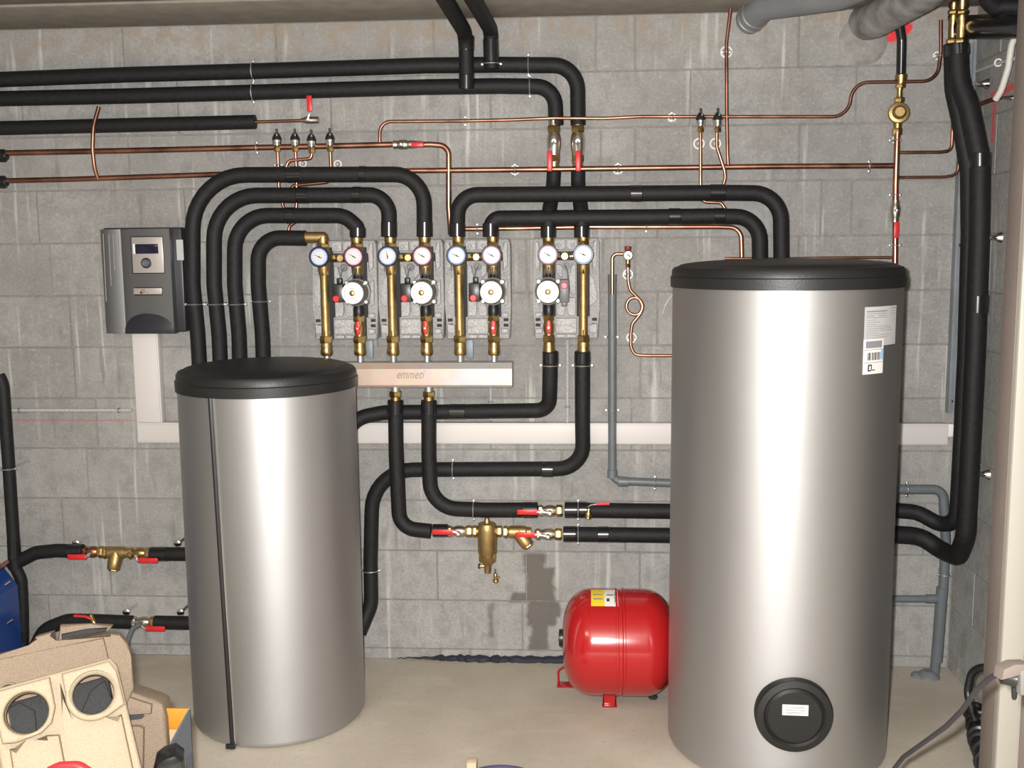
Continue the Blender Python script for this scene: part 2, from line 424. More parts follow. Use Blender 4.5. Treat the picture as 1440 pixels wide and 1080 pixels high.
# ledge of mortar under the ceiling, bitumen seal at the foot of the wall
bt = B(); xa, xb = W(558, 932, .02).x, W(805, 932, .02).x; bp_, br_ = [], []
for i in range(48):
    u = i/47; bp_.append((xa+(xb-xa)*u, -.004-.006*random.random(), .006+.007*random.random())); br_.append(.0015+.020*min(1, u*2.5)*(.45+.55*random.random())*(1 if u > .15 else .5))
bt.tube(bp_, br_, 7)
tag(bt.build('bitumen_strip', M_bitumen), 'ragged black bitumen smear along foot of back wall left of red vessel', 'sealant')

# right jamb with white casing
X0 = 1.143
d1 = B().box((X0, -1.09, 0), (1.35, -1.0, HT), .002).build('trim_1', M_jamb); struct(d1)
cs = struct(B().box((X0+.003, -1.112, 0), (X0+.062, -1.0901, HT), .003).build('trim_2', M_casing))
struct(B().box((X0+.062, -1.104, 0), (2.2, -1.0902, HT), 0).build('door_1', M_jamb))

# ------------------------------------------------------------------ tanks
def tank(name, label, cx, cy, r, ztop, lidh, dome, seam=False):
    t = thing(name, label, 'tank', (cx, cy, 0))
    rb = .022
    prof = [(0, r-rb)] + [(rb-rb*math.cos(a), r-rb+rb*math.sin(a)) for a in [PI/2*k/5 for k in range(1, 6)]] + [(ztop, r)]
    B().lathe(prof, (cx, cy, 0), (0, 0, 1), 96).build('jacket', M_tank, t)
    L = [(ztop-.004, r-.01), (ztop-.004, r+.006), (ztop+lidh*.45, r+.007), (ztop+lidh*.5, r+.003), (ztop+lidh*.8, r+.002), (ztop+lidh*.93, r-.004), (ztop+lidh, r-.018)]
    for k in range(1, 9):
        s = k/8; L.append((ztop+lidh+dome*math.sin(s*PI/2)**1.0, (r-.018)*math.cos(s*PI/2) if k < 8 else 0))
    B().lathe(L, (cx, cy, 0), (0, 0, 1), 96).build('lid', M_lid, t)
    return t
T1 = (-1.055, -.475, .294)
t1 = tank('buffer_tank', 'shorter silver buffer tank with a black lid and zip seam at left', *T1, 1.158, .062, .022)
T2 = (.638, -.61, .347)
t2 = tank('hot_water_tank', 'tall silver hot water tank with black lid at the right', *T2, 1.490, .06, .022)
# zip seam on tank 1
def on_tank(T, ang, z, off=0): return Vector((T[0]+math.sin(ang)*(T[2]+off), T[1]-math.cos(ang)*(T[2]+off), z))
def find_ang(T, px, py):
    best = None
    for k in range(-1400, 1400):
        a = k/1000; z0 = 0
        # solve z on this vertical line by projecting
        base = on_tank(T, a, 0); 
        # project: find z with py
        lo, hi = -.5, 2
        for _ in range(24):
            mz = (lo+hi)/2; v = Vector((base.x, base.y, mz))-CAM; y = 540-F*v.dot(UP)/v.dot(FW)
            if y > py: lo = mz
            else: hi = mz
        v = Vector((base.x, base.y, mz))-CAM; x = 720+F*v.dot(RT)/v.dot(FW)
        if best is None or abs(x-px) < best[0]: best = (abs(x-px), a, mz)
    return best[1], best[2]
a0, _ = find_ang(T1, 297, 580); a1, _ = find_ang(T1, 327, 1040)
am = a0
zs = [.004+k*(1.15/30) for k in range(31)]
def seam_path(off, da, z0=0, z1=1.155): return [on_tank(T1, a1+(a0-a1)*(z/1.15)+da, z, off) for z in [z0+(z1-z0)*k/24 for k in range(25)]]
B().tube(seam_path(.001, 0), .0085, 8).build('zip_strip', M_black, t1)
B().tube(seam_path(.001, .032), .0022, 6).build('zip_piping', M_chrome, t1)
B().tube(seam_path(.0005, -.03), .0018, 6).build('zip_piping', M_silver, t1)
q = on_tank(T1, a1, .012, .012); B().box(q-Vector((.016, .006, .008)), q+Vector((.016, .006, .008)), .003).build('zip_pull', M_black, t1)
# tank 2 flange cover and labels
def disc_on(T, px, py): a, z = find_ang(T, px, py); return a, z
a, z = find_ang(T2, 1116, 1004)
n = Vector((math.sin(a), -math.cos(a), 0)); c = on_tank(T2, a, z, -.012)
fc = B().lathe([(0, .113), (.02, .113), (.032, .108), (.036, .090), (.030, .084), (.036, .076), (.038, 0)], c, n, 64).build('flange_cover', M_lid, t2)
tz = Vector((0, 0, 1)); tx = tz.cross(n).normalized() * 1
def frame(c, n, up=Vector((0, 0, 1))):
    x = up.cross(-n).normalized() * -1; x = (-n).cross(up).normalized()
    m = Matrix((x, -n, up)).transposed().to_4x4(); m.translation = c; return m
m = frame(c + n*.0385 + Vector((0, 0, .024)), n)
lb = B().box((-.037, -.001, -.016), (.037, .0015, .016), 0, m).build('flange_label', M_white, fc)
for dz in (.008, 0, -.008): B().box((-.028, -.0016, dz-.001), (.028, -.0009, dz+.001), 0, m).build('print_line', M_print, fc)
def curved(T, px0, px1, py0, py1, m, name, parent, off=.0012):
    aa, zz = find_ang(T, (px0+px1)/2, (py0+py1)/2)
    al, zt = find_ang(T, px0, py0); ar, zb = find_ang(T, px1, py1)
    al2, _ = find_ang(T, px0, (py0+py1)/2); ar2, _ = find_ang(T, px1, (py0+py1)/2)
    b = B(); n = 6; g = []
    for i in range(n+1):
        an = al2+(ar2-al2)*i/n; g.append([b.bm.verts.new(on_tank(T, an, zz_, off)) for zz_ in (zb, zt)])
    for i in range(n): b.bm.faces.new((g[i][0], g[i+1][0], g[i+1][1], g[i][1]))
    return b.build(name, m, parent), (al2, ar2, zb, zt)
sh, ext = curved(T2, 1215, 1259, 432, 483, M_paper, 'data_sheet', t2)
def lines(T, ext, rows, m, parent, off, name='print_line'):
    al, ar, zb, zt = ext; b = B()
    for (u0, u1, v0, v1) in rows:
        n = 3; g = []
        for i in range(n+1):
            an = al+(ar-al)*(u0+(u1-u0)*i/n); g.append([b.bm.verts.new(on_tank(T, an, zt+(zb-zt)*v, off)) for v in (v1, v0)])
        for i in range(n): b.bm.faces.new((g[i][0], g[i+1][0], g[i+1][1], g[i][1]))
    return b.build(name, m, parent)
rr = [(.05, .62, .10, .135), (.05, .6, .17, .185), (.05, .25, .22, .24), (.35, .62, .22, .235), (.05, .62, .27, .285), (.72, .95, .05, .065), (.72, .95, .12, .13), (.72, .95, .19, .2)]
rr += [(.05, .05+random.uniform(.2, .85), v, v+.012) for v in [.33+.055*k for k in range(10)]]
lines(T2, ext, rr, M_print, sh, .0018, 'printed_text')
s2, e2 = curved(T2, 1213, 1241, 478, 524, M_white, 'barcode_label', t2, .002)
lines(T2, e2, [(.1, .9, .05, .25)], M_print, s2, .0026, 'print_block')
lines(T2, e2, [(u, u+w_, .38, .60) for u, w_ in ((.2, .03), (.25, .06), (.33, .02), (.4, .05), (.48, .04), (.55, .06), (.64, .03), (.7, .05), (.78, .04))], M_blackprint, s2, .0026, 'barcode')
lines(T2, e2, [(.86, 1.0, .30, .60)], mat('cyan_print', (.25, .5, .85), .5), s2, .0026, 'blue_print')
lines(T2, e2, [(.02, .98, .29, .305), (.02, .98, .66, .675), (.4, .6, .88, .9)], M_print, s2, .0026, 'print_line')
lines(T2, e2, [(.22, .28, .74, .9), (.36, .41, .74, .88), (.24, .40, .72, .76), (.22, .38, .88, .92), (.42, .55, .87, .9)], M_blackprint, s2, .0027, 'printed_logo')
# inspection sleeve at left edge of tank 2 seam

# ------------------------------------------------------------------ red expansion vessel
cx0, cx1 = W(791, 897, .345).x, .33
vc = (cx0+cx1)/2; vy = -.345; vz = .222; vr = .186
ev = thing('expansion_vessel', 'red enamelled expansion vessel lying on its feet beside the tall tank', 'expansion vessel', (vc, vy, 0))
hl = (cx1-cx0)/2; prof = []
for k in range(13):
    a = PI/2*k/12; prof.append((-hl + .105*(1-math.cos(a))*1.0, vr*math.sin(a)**.62 if k else 0))
rib = [(-.012, vr), (-.011, vr+.0022), (-.004, vr+.0022), (-.002, vr-.002), (.010, vr-.002), (.013, vr+.0022), (.020, vr+.0022), (.022, vr)]
prof = prof + rib + [(-t, r) for t, r in reversed(prof)]
B().lathe(prof, (vc, vy, vz), (1, 0, 0), 72).build('vessel_body', M_redmetal, ev)
B().lathe([(-.014, .012), (-.012, .03), (.004, .032), (.01, .03)], (cx0+.0, vy, vz+.01), (1, 0, 0), 20).build('valve_cap', M_black, ev)
def foot(x, y):
    b = B(); b.prism([(-.024, 0), (.024, 0), (.024, .005), (.02, .06), (-.02, .06), (-.024, .005)], 0, .004)
    b.box((-.026, -.018, 0), (.026, .004, .004), .001); b.box((-.024, 0, 0), (-.02, .03, .06)); b.box((.02, 0, 0), (.024, .03, .06))
    b.xf(Matrix.Translation((x, y, 0))); return b.build('foot', M_redmetal, ev)
fx = W(857, 975, .37).x
foot(fx, -.385); foot(fx+.245, -.36)
b = B(); p = W(790, 960, .22); 
for pts in ([(p.x-.012, vy+.14, .004), (p.x-.014, vy+.14, .05), (p.x+.015, vy+.13, .075), (p.x+.05, vy+.10, .08)],):
    b.tube(fillet(pts, .02), .004, 8)
b.box((p.x-.018, vy+.10, 0), (p.x+.05, vy+.15, .004), .001); b.build('foot', M_redmetal, ev)
# label on the vessel
def vlabel(px0, px1, py0, py1, m, name):
    x0, x1 = W(px0, py0, .5).x, W(px1, py0, .5).x
    x0, x1 = vc+(px0-868)*.00245, vc+(px1-868)*.00245
    b = B(); g = []
    for i in range(7):
        a = math.radians(py0+(py1-py0)*i/6); g.append([b.bm.verts.new((x, vy-(vr+.001)*math.cos(a), vz+(vr+.001)*math.sin(a))) for x in (x0, x1)])
    for i in range(6): b.bm.faces.new((g[i][0], g[i][1], g[i+1][1], g[i+1][0]))
    return b.build(name, m, ev)
vlabel(829, 848, 92, 60, M_yellow, 'yellow_label'); vlabel(848, 867, 92, 60, M_white, 'white_label')
vlabel(851, 861, 80, 77, M_print, 'print_line'); vlabel(851, 855, 72, 67, M_blackprint, 'print_mark'); vlabel(862, 865, 84, 64, M_print, 'print_line')
vlabel(832, 845, 80, 78, M_print, 'print_line'); vlabel(832, 845, 72, 70, M_print, 'print_line')

# ------------------------------------------------------------------ text helper
def text(s, h, c, parent, m, name='lettering', rot=None, ext=.0004, shear=0, sx=1):
    cu = bpy.data.curves.new('t', 'FONT'); cu.body = s; cu.size = h; cu.align_x = 'CENTER'; cu.align_y = 'CENTER'; cu.extrude = ext; cu.shear = shear
    o = bpy.data.objects.new('t', cu); COL.objects.link(o)
    bpy.context.view_layer.update()
    me = bpy.data.meshes.new_from_object(o.evaluated_get(bpy.context.evaluated_depsgraph_get())); bpy.data.objects.remove(o)
    me.materials.clear(); me.materials.append(m)
    R = Matrix.Translation(c) @ (rot or Matrix()) @ Matrix.Rotation(PI/2, 4, 'X') @ Matrix.Diagonal((sx, 1, 1, 1))
    me.transform(R); q = bpy.data.objects.new(name, me); COL.objects.link(q); par(q, parent); return q

# ------------------------------------------------------------------ pump stations
def zc(py): return 1.407-(py-430)*.00263
def station(cx, s, label):
    st = thing('pump_station', label, 'pump', (cx, 0, 1.278), 'circulation pump stations in a row on the back wall')
    xl, xr = cx - s*.0625, cx + s*.0625
    Y = -.13
    # foam back shell
    o = [(-.118, 1.283), (-.112, 1.278), (.112, 1.278), (.118, 1.283), (.1225, 1.40), (.1225, 1.63), (.114, 1.645), (-.114, 1.645), (-.1225, 1.63), (-.1225, 1.40)]
    sh = B().prism([(cx+x, z) for x, z in o], -.075, -.012, .006).build('back_shell', M_shell, st)
    def pad(pts, y=-.092): B().prism([(cx+s*x, z) for x, z in (pts if s > 0 else pts[::-1])], y, -.07, .004).build('relief_pad', M_shell_r, st)
    pad([(-.112, 1.545), (-.095, 1.53), (-.095, 1.60), (-.100, 1.635), (-.112, 1.635)])
    pad([(-.112, 1.45), (-.100, 1.50), (-.085, 1.515), (-.085, 1.40), (-.100, 1.405), (-.112, 1.42)])
    pad([(-.112, 1.30), (-.085, 1.30), (-.085, 1.33), (-.112, 1.335)])
    pad([(-.040, 1.605), (-.003, 1.605), (-.003, 1.64), (-.040, 1.64)])
    pad([(.003, 1.605), (.040, 1.605), (.040, 1.64), (.003, 1.64)])
    pad([(-.038, 1.30), (.038, 1.30), (.038, 1.355), (-.038, 1.355)], -.097)
    pad([(-.035, 1.365), (-.010, 1.365), (-.003, 1.38), (-.003, 1.43), (-.035, 1.43)])
    pad([(.010, 1.365), (.035, 1.365), (.035, 1.40), (.012, 1.43), (.003, 1.43), (.003, 1.38)])
    pad([(-.035, 1.44), (-.012, 1.45), (-.012, 1.50), (-.020, 1.55), (-.035, 1.55)])
    pad([(.014, 1.50), (.035, 1.52), (.035, 1.55), (.020, 1.55), (.014, 1.54)])
    pad([(-.036, 1.283), (-.003, 1.283), (-.003, 1.295), (-.036, 1.295)]); pad([(.003, 1.283), (.036, 1.283), (.036, 1.295), (.003, 1.295)])
    pad([(.095, 1.53), (.112, 1.545), (.112, 1.635), (.100, 1.635), (.095, 1.60)])
    pad([(.098, 1.40), (.112, 1.41), (.112, 1.50), (.098, 1.49)])
    pad([(.088, 1.30), (.112, 1.30), (.112, 1.315), (.088, 1.318)]); pad([(.088, 1.36), (.112, 1.36), (.112, 1.375), (.088, 1.375)])
    for x, z in ((-.025, 1.62), (.025, 1.62), (-.104, 1.525), (.104, 1.518)): B().ring((cx+x, -.0925 if abs(x) < .05 else -.076, z), (0, 1, 0), .0065, .0018, 12, 6).build('relief_boss', M_shell, st)
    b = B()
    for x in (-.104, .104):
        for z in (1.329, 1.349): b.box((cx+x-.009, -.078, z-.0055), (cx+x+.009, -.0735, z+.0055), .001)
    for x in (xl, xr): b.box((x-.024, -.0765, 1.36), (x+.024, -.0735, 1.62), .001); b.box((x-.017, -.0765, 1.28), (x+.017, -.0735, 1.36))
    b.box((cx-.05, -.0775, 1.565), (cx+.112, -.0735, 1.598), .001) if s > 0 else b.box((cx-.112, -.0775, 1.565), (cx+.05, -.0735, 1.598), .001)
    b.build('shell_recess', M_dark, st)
    text('-emmeti-', .022, (cx, -.0976, 1.329), st, M_shell, 'embossed_lettering', ext=.0008)
    b = B().ring((cx, -.082, 1.545), (0, 1, 0), .011, .003, 16, 6); b.tube(fillet([(cx+.004*s, -.088, 1.548), (cx-.004*s, -.10, 1.53), (cx-.008*s, -.112, 1.50)], .01), .0028, 8)
    b.build('hook_clip', M_pvc_l, st)
    # return riser (plain brass column)
    def zz(y): return zc(y)
    b = B()
    b.lathe([(1.245, .0145), (zz(490), .0145), (zz(490), .0205), (zz(487), .0215), (zz(479), .0185), (zz(474), .0165), (zz(466), .0165), (zz(464), .0158), (zz(430), .0158), (zz(430), .0165), (zz(420), .0165), (zz(420), .0158), (zz(390), .0158),
             (zz(388), .017), (zz(378), .021), (zz(370), .024), (zz(362), .025), (zz(354), .022), (zz(350), .019), (1.648, .0185)], (xl, Y, 0), (0, 0, 1), 24)
    ri = b.build('riser_pipe', M_brass_cast, st)
    def coupling(x):
        b = B(); b.hexnut((x, Y, zz(482)), (x, Y, zz(472)), .0245)
        b.lathe([(zz(500), .0165), (zz(499), .020), (zz(497), .0225), (zz(492), .0225), (zz(490), .0205), (zz(488), .0215), (zz(483), .0195), (zz(481), .019)], (x, Y, 0), (0, 0, 1), 24)
        b.build('union_nut', M_brass, st)
        B().lathe([(1.195, .0125), (zz(499), .0125)], (x, Y, 0), (0, 0, 1), 16).build('tail_piece', M_zinc, st)
    coupling(xl); coupling(xr)
    B().hexnut((xl, Y, zz(388)), (xl, Y, zz(379)), .020).build('hex_collar', M_brass, st)
    B().hexnut((xl, Y, zz(473)), (xl, Y, zz(464)), .0175).build('hex_collar', M_brass, st)
    for x in (xl, xr):
        b = B(); b.hexnut((x, Y, 1.618), (x, Y, 1.634), .0235); b.lathe([(1.632, .020), (1.64, .022), (1.654, .022), (1.656, .019)], (x, Y, 0), (0, 0, 1), 20); b.build('top_union', M_brass, st)
    # pump side
    b = B().lathe([(zz(388), .018), (zz(384), .022), (zz(372), .024), (zz(362), .026), (zz(352), .023), (zz(345), .0185), (1.63, .0185)], (xr, Y, 0), (0, 0, 1), 24)
    b.build('pump_valve', M_brass_cast, st)
    b = B()
    b.lathe([(zz(447), .018), (zz(444), .021), (zz(434), .021), (zz(430), .017), (zz(388), .017), (zz(384), .021), (zz(378), .021), (zz(376), .018)], (xr, Y, 0), (0, 0, 1), 20)
    b.lathe([(0, .035), (.02, .045), (.045, .046), (.05, .04)], (xr, -.10, zz(410)), (0, -1, 0), 28)
    for dx in (-.012, 0, .012): b.box((xr+dx-.0025, -.158, zz(393)), (xr+dx+.0025, -.14, zz(378)), .001)
    pv = b.build('pump_volute', M_blackmetal, st)
    zp = zz(411)
    b = B()
    b.lathe([(0, .049), (.012, .050), (.014, .045), (.05, .044), (.062, .042), (.072, .039), (.076, .037)], (xr, -.148, zp), (0, -1, 0), 36)
    for a in (45, 135, 225, 315):
        c = Vector((xr+.049*math.cos(math.radians(a)), -.146, zp+.049*math.sin(math.radians(a))))
        b.lathe([(0, .009), (.014, .009), (.016, .007)], c, (0, -1, 0), 12)
    mo = b.build('pump_motor', M_motor, st)
    b = B()
    for a in (45, 135, 225, 315):
        c = Vector((xr+.049*math.cos(math.radians(a)), -.162, zp+.049*math.sin(math.radians(a)))); b.lathe([(0, .0055), (.006, .0055)], c, (0, -1, 0), 8)
    b.build('screw', M_zinc, mo)
    dl = B().lathe([(0, .0375), (.004, .0395), (.008, .0385), (.009, .036), (.009, 0)], (xr, -.222, zp), (0, -1, 0), 40).build('pump_face', M_dialw, mo)
    B().lathe([(0, .010), (.004, .010), (.006, .007), (.006, 0)], (xr, -.2305, zp), (0, -1, 0), 20).build('vent_screw', M_brass, mo)
    b = B()
    for k in range(30):
        a = PI*(.08+1.84*k/30)-PI/2
        if k % 4 == 3: continue
        c = Vector((xr+.029*math.cos(a), -.2312, zp+.029*math.sin(a))); d = Vector((-math.sin(a), 0, math.cos(a)))*.0021; e_ = Vector((math.cos(a), 0, math.sin(a)))*.0009
        vs = [b.bm.verts.new(c+p_) for p_ in (d+e_, d-e_, -d-e_, -d+e_)]; b.bm.faces.new(vs)
    for dz, l in ((.018, .008), (.014, .005), (-.020, .009), (-.016, .006)): b.box((xr-l, -.2314, zp+dz-.0008), (xr+l, -.2311, zp+dz+.0008))
    b.build('printed_text', M_print, mo)
    # terminal box
    xt = cx + s*.004
    if s > 0: tb = B().box((xt-.025, -.195, zz(424)), (xt+.016, -.12, zz(399)), .004).box((xt-.012, -.17, zz(399)), (xt+.006, -.145, zz(391)), .003).build('terminal_box', M_black, st); kx, kz = xt-.008, zz(419)
    else: tb = B().box((xt-.020, -.195, zz(426)), (xt+.016, -.12, zz(395)), .004).box((xt-.012, -.17, zz(432)), (xt+.008, -.145, zz(425)), .003).build('terminal_box', mat('terminal_grey', (.12, .12, .13), .4), st); kx, kz = xt-.001, zz(403)
    B().lathe([(0, .0125), (.008, .0125), (.010, .010), (.010, 0)], (kx, -.195, kz), (0, -1, 0), 20).build('speed_knob', M_red, st)
    # ball valve under pump
    b = B(); b.hexnut((xr, Y, zz(452)), (xr, Y, zz(442)), .0225); b.lathe([(zz(474), .018), (zz(470), .0165), (zz(466), .021), (zz(458), .021), (zz(453), .017), (zz(450), .017)], (xr, Y, 0), (0, 0, 1), 24)
    b.build('pump_shutoff', M_brass, st)
    b = B(); b.prism([(xr+x, z) for x, z in ((-.004, zz(470)), (.004, zz(470)), (.008, zz(464)), (.0085, zz(458)), (.005, zz(451)), (-.005, zz(451)), (-.0085, zz(458)), (-.008, zz(464)))], -.160, -.148, .003)
    b.lathe([(0, .007), (.004, .0065), (.004, 0)], (xr, -.159, zz(461)), (0, -1, 0), 14); b.build('valve_cap', M_red, st)
    B().lathe([(0, .0032), (.002, .003), (.002, 0)], (xr, -.163, zz(461)), (0, -1, 0), 10).build('cap_screw', M_zinc, st)
    # bypass between the gauges
    zg = zz(364)
    b = B(); b.cyl((cx-.045, Y, zg), (cx+.045, Y, zg), .0085, 14); b.hexnut((cx-.036, Y, zg), (cx-.018, Y, zg), .0125)
    b.lathe([(0, .015), (.01, .016), (.02, .015), (.026, .012), (.03, .012), (.03, 0)], (cx+.004*s, Y+.005, zg), (0, -1, 0), 8)
    b.lathe([(-.022, .010), (-.01, .015), (.01, .015), (.02, .010)], (cx+.006*s, Y, zg), (1, 0, 0), 16)
    b.build('bypass_valve', M_brass, st)
    # thermometers
    for x, ringm, na in ((xl, M_blue, 155), (xr, M_pink, 150)):
        zc_ = zg+.006
        c = Vector((x, -.150, zc_))
        g = B().lathe([(0, .018), (.012, .020), (.016, .034), (.030, .0370), (.046, .0370), (.049, .0345), (.049, .0315), (.045, .0300)], c, (0, -1, 0), 36, cap=False)
        for k in range(12):
            a = 2*PI*k/12; d = Vector((math.cos(a), 0, math.sin(a))); g.cyl(c+Vector((0, -.02, 0))+d*.0355, c+Vector((0, -.044, 0))+d*.0355, .0032, 6)
        g = g.build('thermometer', M_black if ringm is M_blue else mat('bezel_purple', (.06, .02, .035), .4), st)
        B().lathe([(0, .0305), (.001, 0)], c+Vector((0, -.0455, 0)), (0, -1, 0), 36).build('dial_ring', ringm, g)
        B().lathe([(0, .0268), (.0005, 0)], c+Vector((0, -.0468, 0)), (0, -1, 0), 32).build('dial', M_dial, g)
        b = B()
        for k in range(11):
            a = math.radians(-40+26*k); p0 = c+Vector((math.cos(a)*.021, -.0476, math.sin(a)*.021)); q0 = c+Vector((math.cos(a)*.0245, -.0476, math.sin(a)*.0245))
            b.cyl(p0, q0, .0009, 4)
        b.build('dial_marks', M_print, g)
        if label.startswith('middle') and x == xl: na = 95
        a = math.radians(na); d = Vector((math.cos(a), 0, math.sin(a)))
        b = B(); b.tube([c+Vector((0, -.049, 0))-d*.010, c+Vector((0, -.049, 0))-d*.004, c+Vector((0, -.049, 0))+d*.018], [.0018, .0014, .0006], 6); b.lathe([(0, .003), (.003, .002)], c+Vector((0, -.047, 0)), (0, -1, 0), 10)
        b.build('needle', M_blackprint, g)
    return st
def copy_tree(o, parent=None, shift=None):
    c = o.copy(); COL.objects.link(c)
    if parent is not None: c.parent = parent; c.matrix_parent_inverse = o.matrix_parent_inverse.copy()
    if shift is not None: c.location = o.location + shift
    for ch in o.children: copy_tree(ch, c)
    return c
st1 = station(-.8725, 1, 'left pump station in grey foam shell, fed by the brass elbow')
bpy.context.view_layer.update()
for dx, lb in ((.2485, 'middle pump station of the three on the manifold, between two others'), (.4965, 'right pump station of the three standing on the manifold')):
    c = copy_tree(st1, None, Vector((dx, 0, 0))); c['label'] = lb
    if 'middle' in lb:
        for ch in c.children:
            if ch.name.startswith('thermometer') and any(g.name.startswith('dial_ring') and g.data.materials[0] == M_blue for g in ch.children):
                for g in ch.children:
                    if g.name.startswith('needle'):
                        me = g.data.copy(); g.data = me; ctr = Vector((-.8725-.0625, 0, zc(364)+.006))
                        me.transform(Matrix.Translation(ctr) @ Matrix.Rotation(math.radians(55), 4, 'Y') @ Matrix.Translation(-ctr))
st4 = station(-.050, -1, 'separate pump station with its pump on the left, right of the manifold')

M_chan2 = mat('dull_zinc', (.26, .29, .32), .55, .3)
# manifold
mf = thing('distribution_manifold', 'galvanised box manifold below three pump stations', 'manifold', (-.62, -.12, 1.11))
x1 = W(720, 528, .165).x
b = B(); sec = [(-.165, 1.117), (-.165, 1.177), (-.150, 1.198), (-.085, 1.198), (-.085, 1.108), (-.158, 1.108)]
e0 = [b.bm.verts.new((-1.0, y_, z_)) for y_, z_ in sec]; e1 = [b.bm.verts.new((x1, y_, z_)) for y_, z_ in sec]
b.bm.faces.new(e0); b.bm.faces.new(e1[::-1])
for k in range(6): b.bm.faces.new((e0[k], e1[k], e1[(k+1) % 6], e0[(k+1) % 6]))
b.build('manifold_body', M_galv, mf, ang=.3)
b = B()
for x in (-.935, -.81, -.687, -.56, -.438, -.314): b.lathe([(0, .026), (.002, .023), (.003, .014)], (x, -.128, 1.198), (0, 0, 1), 20)
for px in (501, 649, 540, 620, 690): 
    x = W(px, 548, .1).x; b.lathe([(0, .006), (.006, .005), (.007, 0)], (x, -.12, 1.112), (0, 0, -1), 10)
b.build('weld_rings', M_zinc, mf)
M_logo = mat('faded_logo', (.30, .20, .16), .6)
text('emmeti', .046, W(576, 527, .1657), mf, M_logo, 'logo_lettering', ext=.0002, shear=.4, sx=.72)
for px in (662, 521): # wall brackets under the stations
    p = W(px-2, 495, .02); B().box((p.x-.012, -.02, 1.20), (p.x+.014, -.004, 1.27), .001).build('mount_plate', M_chan2, mf)
for x in (-.98, -.30): B().box((x-.01, -.086, 1.13), (x+.01, -.001, 1.18), .001).build('mount_bracket', M_zinc, mf)
# thin conduits on the wall behind
for i, (px, y0, y1, lb) in enumerate(((552, 480, 590, 'thin grey conduit on wall below left pump stations'), (690, 480, 590, 'thin grey conduit on wall behind right end of manifold'), (798, 478, 597, 'thin grey conduit hanging below the separate pump station'))):
    o = B().tube([W(px, y0, .008), W(px, y1, .008)], .0055, 10).build('conduit', M_shell_r); tag(o, lb, 'conduit'); 
    B().box(W(px, y1-25, .016)-Vector((.010, 0, .004)), W(px, y1-25, .004)+Vector((.010, 0, .004)), .001).build('conduit_clip', M_pvc_l, o)

# ------------------------------------------------------------------ insulated pipes, back layer first
X_, Z_ = (1, 0, 0), (0, 0, 1)
Yb = .042
sleeve('upper black insulated pipe along top of wall, turning down at right', [(-30, 113), (180, 105), (355, 100), (480, 96), (600, 92), (700, 91), (812, 92), (813, 176)], Yb, .09,
       clamps=((356, 100, Yb, X_), (743, 91, Yb, X_)))
sleeve('second black insulated pipe from the top, turning down at right', [(-30, 139.5), (180, 135), (355, 130), (480, 126), (600, 122.5), (700, 121), (780, 122), (782, 176)], Yb, .09,
       clamps=((356, 130, Yb, X_), (745, 121, Yb, X_)))
sleeve('third black insulated pipe, ending in bare copper with a ball valve', [(-30, 181), (180, 176), (359, 171.5)], Yb, .02, r=.026)
sleeve('left black drop pipe from ceiling, bending into second pipe', [(585, -60, 1.0), (618, -14, .66), (655, 48, .105), (656, 100, .095), (656, 126, .09)], None, .10, r=.0265,
       bands=(((656, 50, .105), (655.5, 72, .1)), ((656, 105, .094), (656, 126, .09))))
sleeve('right black drop pipe from ceiling, bending into upper pipe', [(622, -60, 1.0), (658, -14, .62), (690, 42, .10), (691, 70, .098), (691, 97, .095)], None, .10, r=.0265,
       bands=(((690, 55, .1), (691, 88, .096)),), clamps=((691, 90, .096, Z_),))
# lower halves under the brass valves
sleeve('black insulated pipe below left brass valve, into separate station', [(779, 240, .045), (778, 262, .045), (771, 305, .13), (771, 334, .13)], None, .08, r=.0265, bands=(((771, 318, .13), (771, 334, .13)),))
sleeve('black insulated pipe below right brass valve, into separate station', [(813, 240, .045), (813, 262, .045), (818, 305, .13), (818, 334, .13)], None, .08, r=.0265, bands=(((818, 318, .13), (818, 334, .13)),))

def arc(label, pts, Rs, bands, cl):
    return sleeve(label, pts, .13, Rs, bands=bands, clamps=cl)
# four arcs at the left
def vb(px, y0, y1, Y=.13): return ((px, y0, Y), (px, y1, Y))
def hb(x0, x1, py, Y=.13): return ((x0, py, Y), (x1, py, Y))
arc('outermost black insulated arc from short tank to middle station', [(283, 560), (278, 470), (271, 400), (271, 246), (596, 245), (597, 333)], [0, .3, .3, .28, .15, 0],
    (vb(597, 312, 333), hb(404, 424, 245.5), hb(505, 515, 245)), ((274, 428, .13, Z_),))
arc('second black insulated arc from short tank, inside outermost one', [(312, 560), (308, 470), (301, 400), (301, 275), (547, 274), (547, 333)], [0, .3, .3, .22, .13, 0],
    (vb(547, 312, 333), hb(418, 434, 274.5), hb(496, 508, 274)), ((303, 428, .13, Z_),))
arc('third black insulated arc from short tank to left station', [(339, 560), (336, 470), (330, 400), (330, 303), (485, 303), (503, 320), (503, 334)], [0, .3, .3, .17, .09, .03, 0],
    (vb(503, 320, 333), hb(402, 416, 303)), ((332, 428, .13, Z_),))
arc('innermost black insulated arc from short tank, ending at brass elbow', [(372, 560), (369, 470), (363, 400), (363, 334), (430, 335)], [0, .3, .3, .13, 0], (), ((366, 424, .13, Z_),))
# two long arcs to the tall tank
arc('upper black insulated arc from right station down behind tall tank', [(643, 333), (643, 274), (890, 272), (1020, 271), (1098, 272), (1099, 400)], [0, .14, .3, .3, .24, 0],
    (vb(643, 314, 333), hb(886, 903, 272), hb(998, 1020, 271)), ())
arc('lower black insulated arc from right station down behind tall tank', [(690, 333), (691, 307), (930, 305), (1000, 304), (1068, 305), (1069, 400)], [0, .10, .3, .3, .19, 0],
    (vb(690, 314, 333), hb(940, 957, 304.5), hb(1003, 1019, 304)), ())
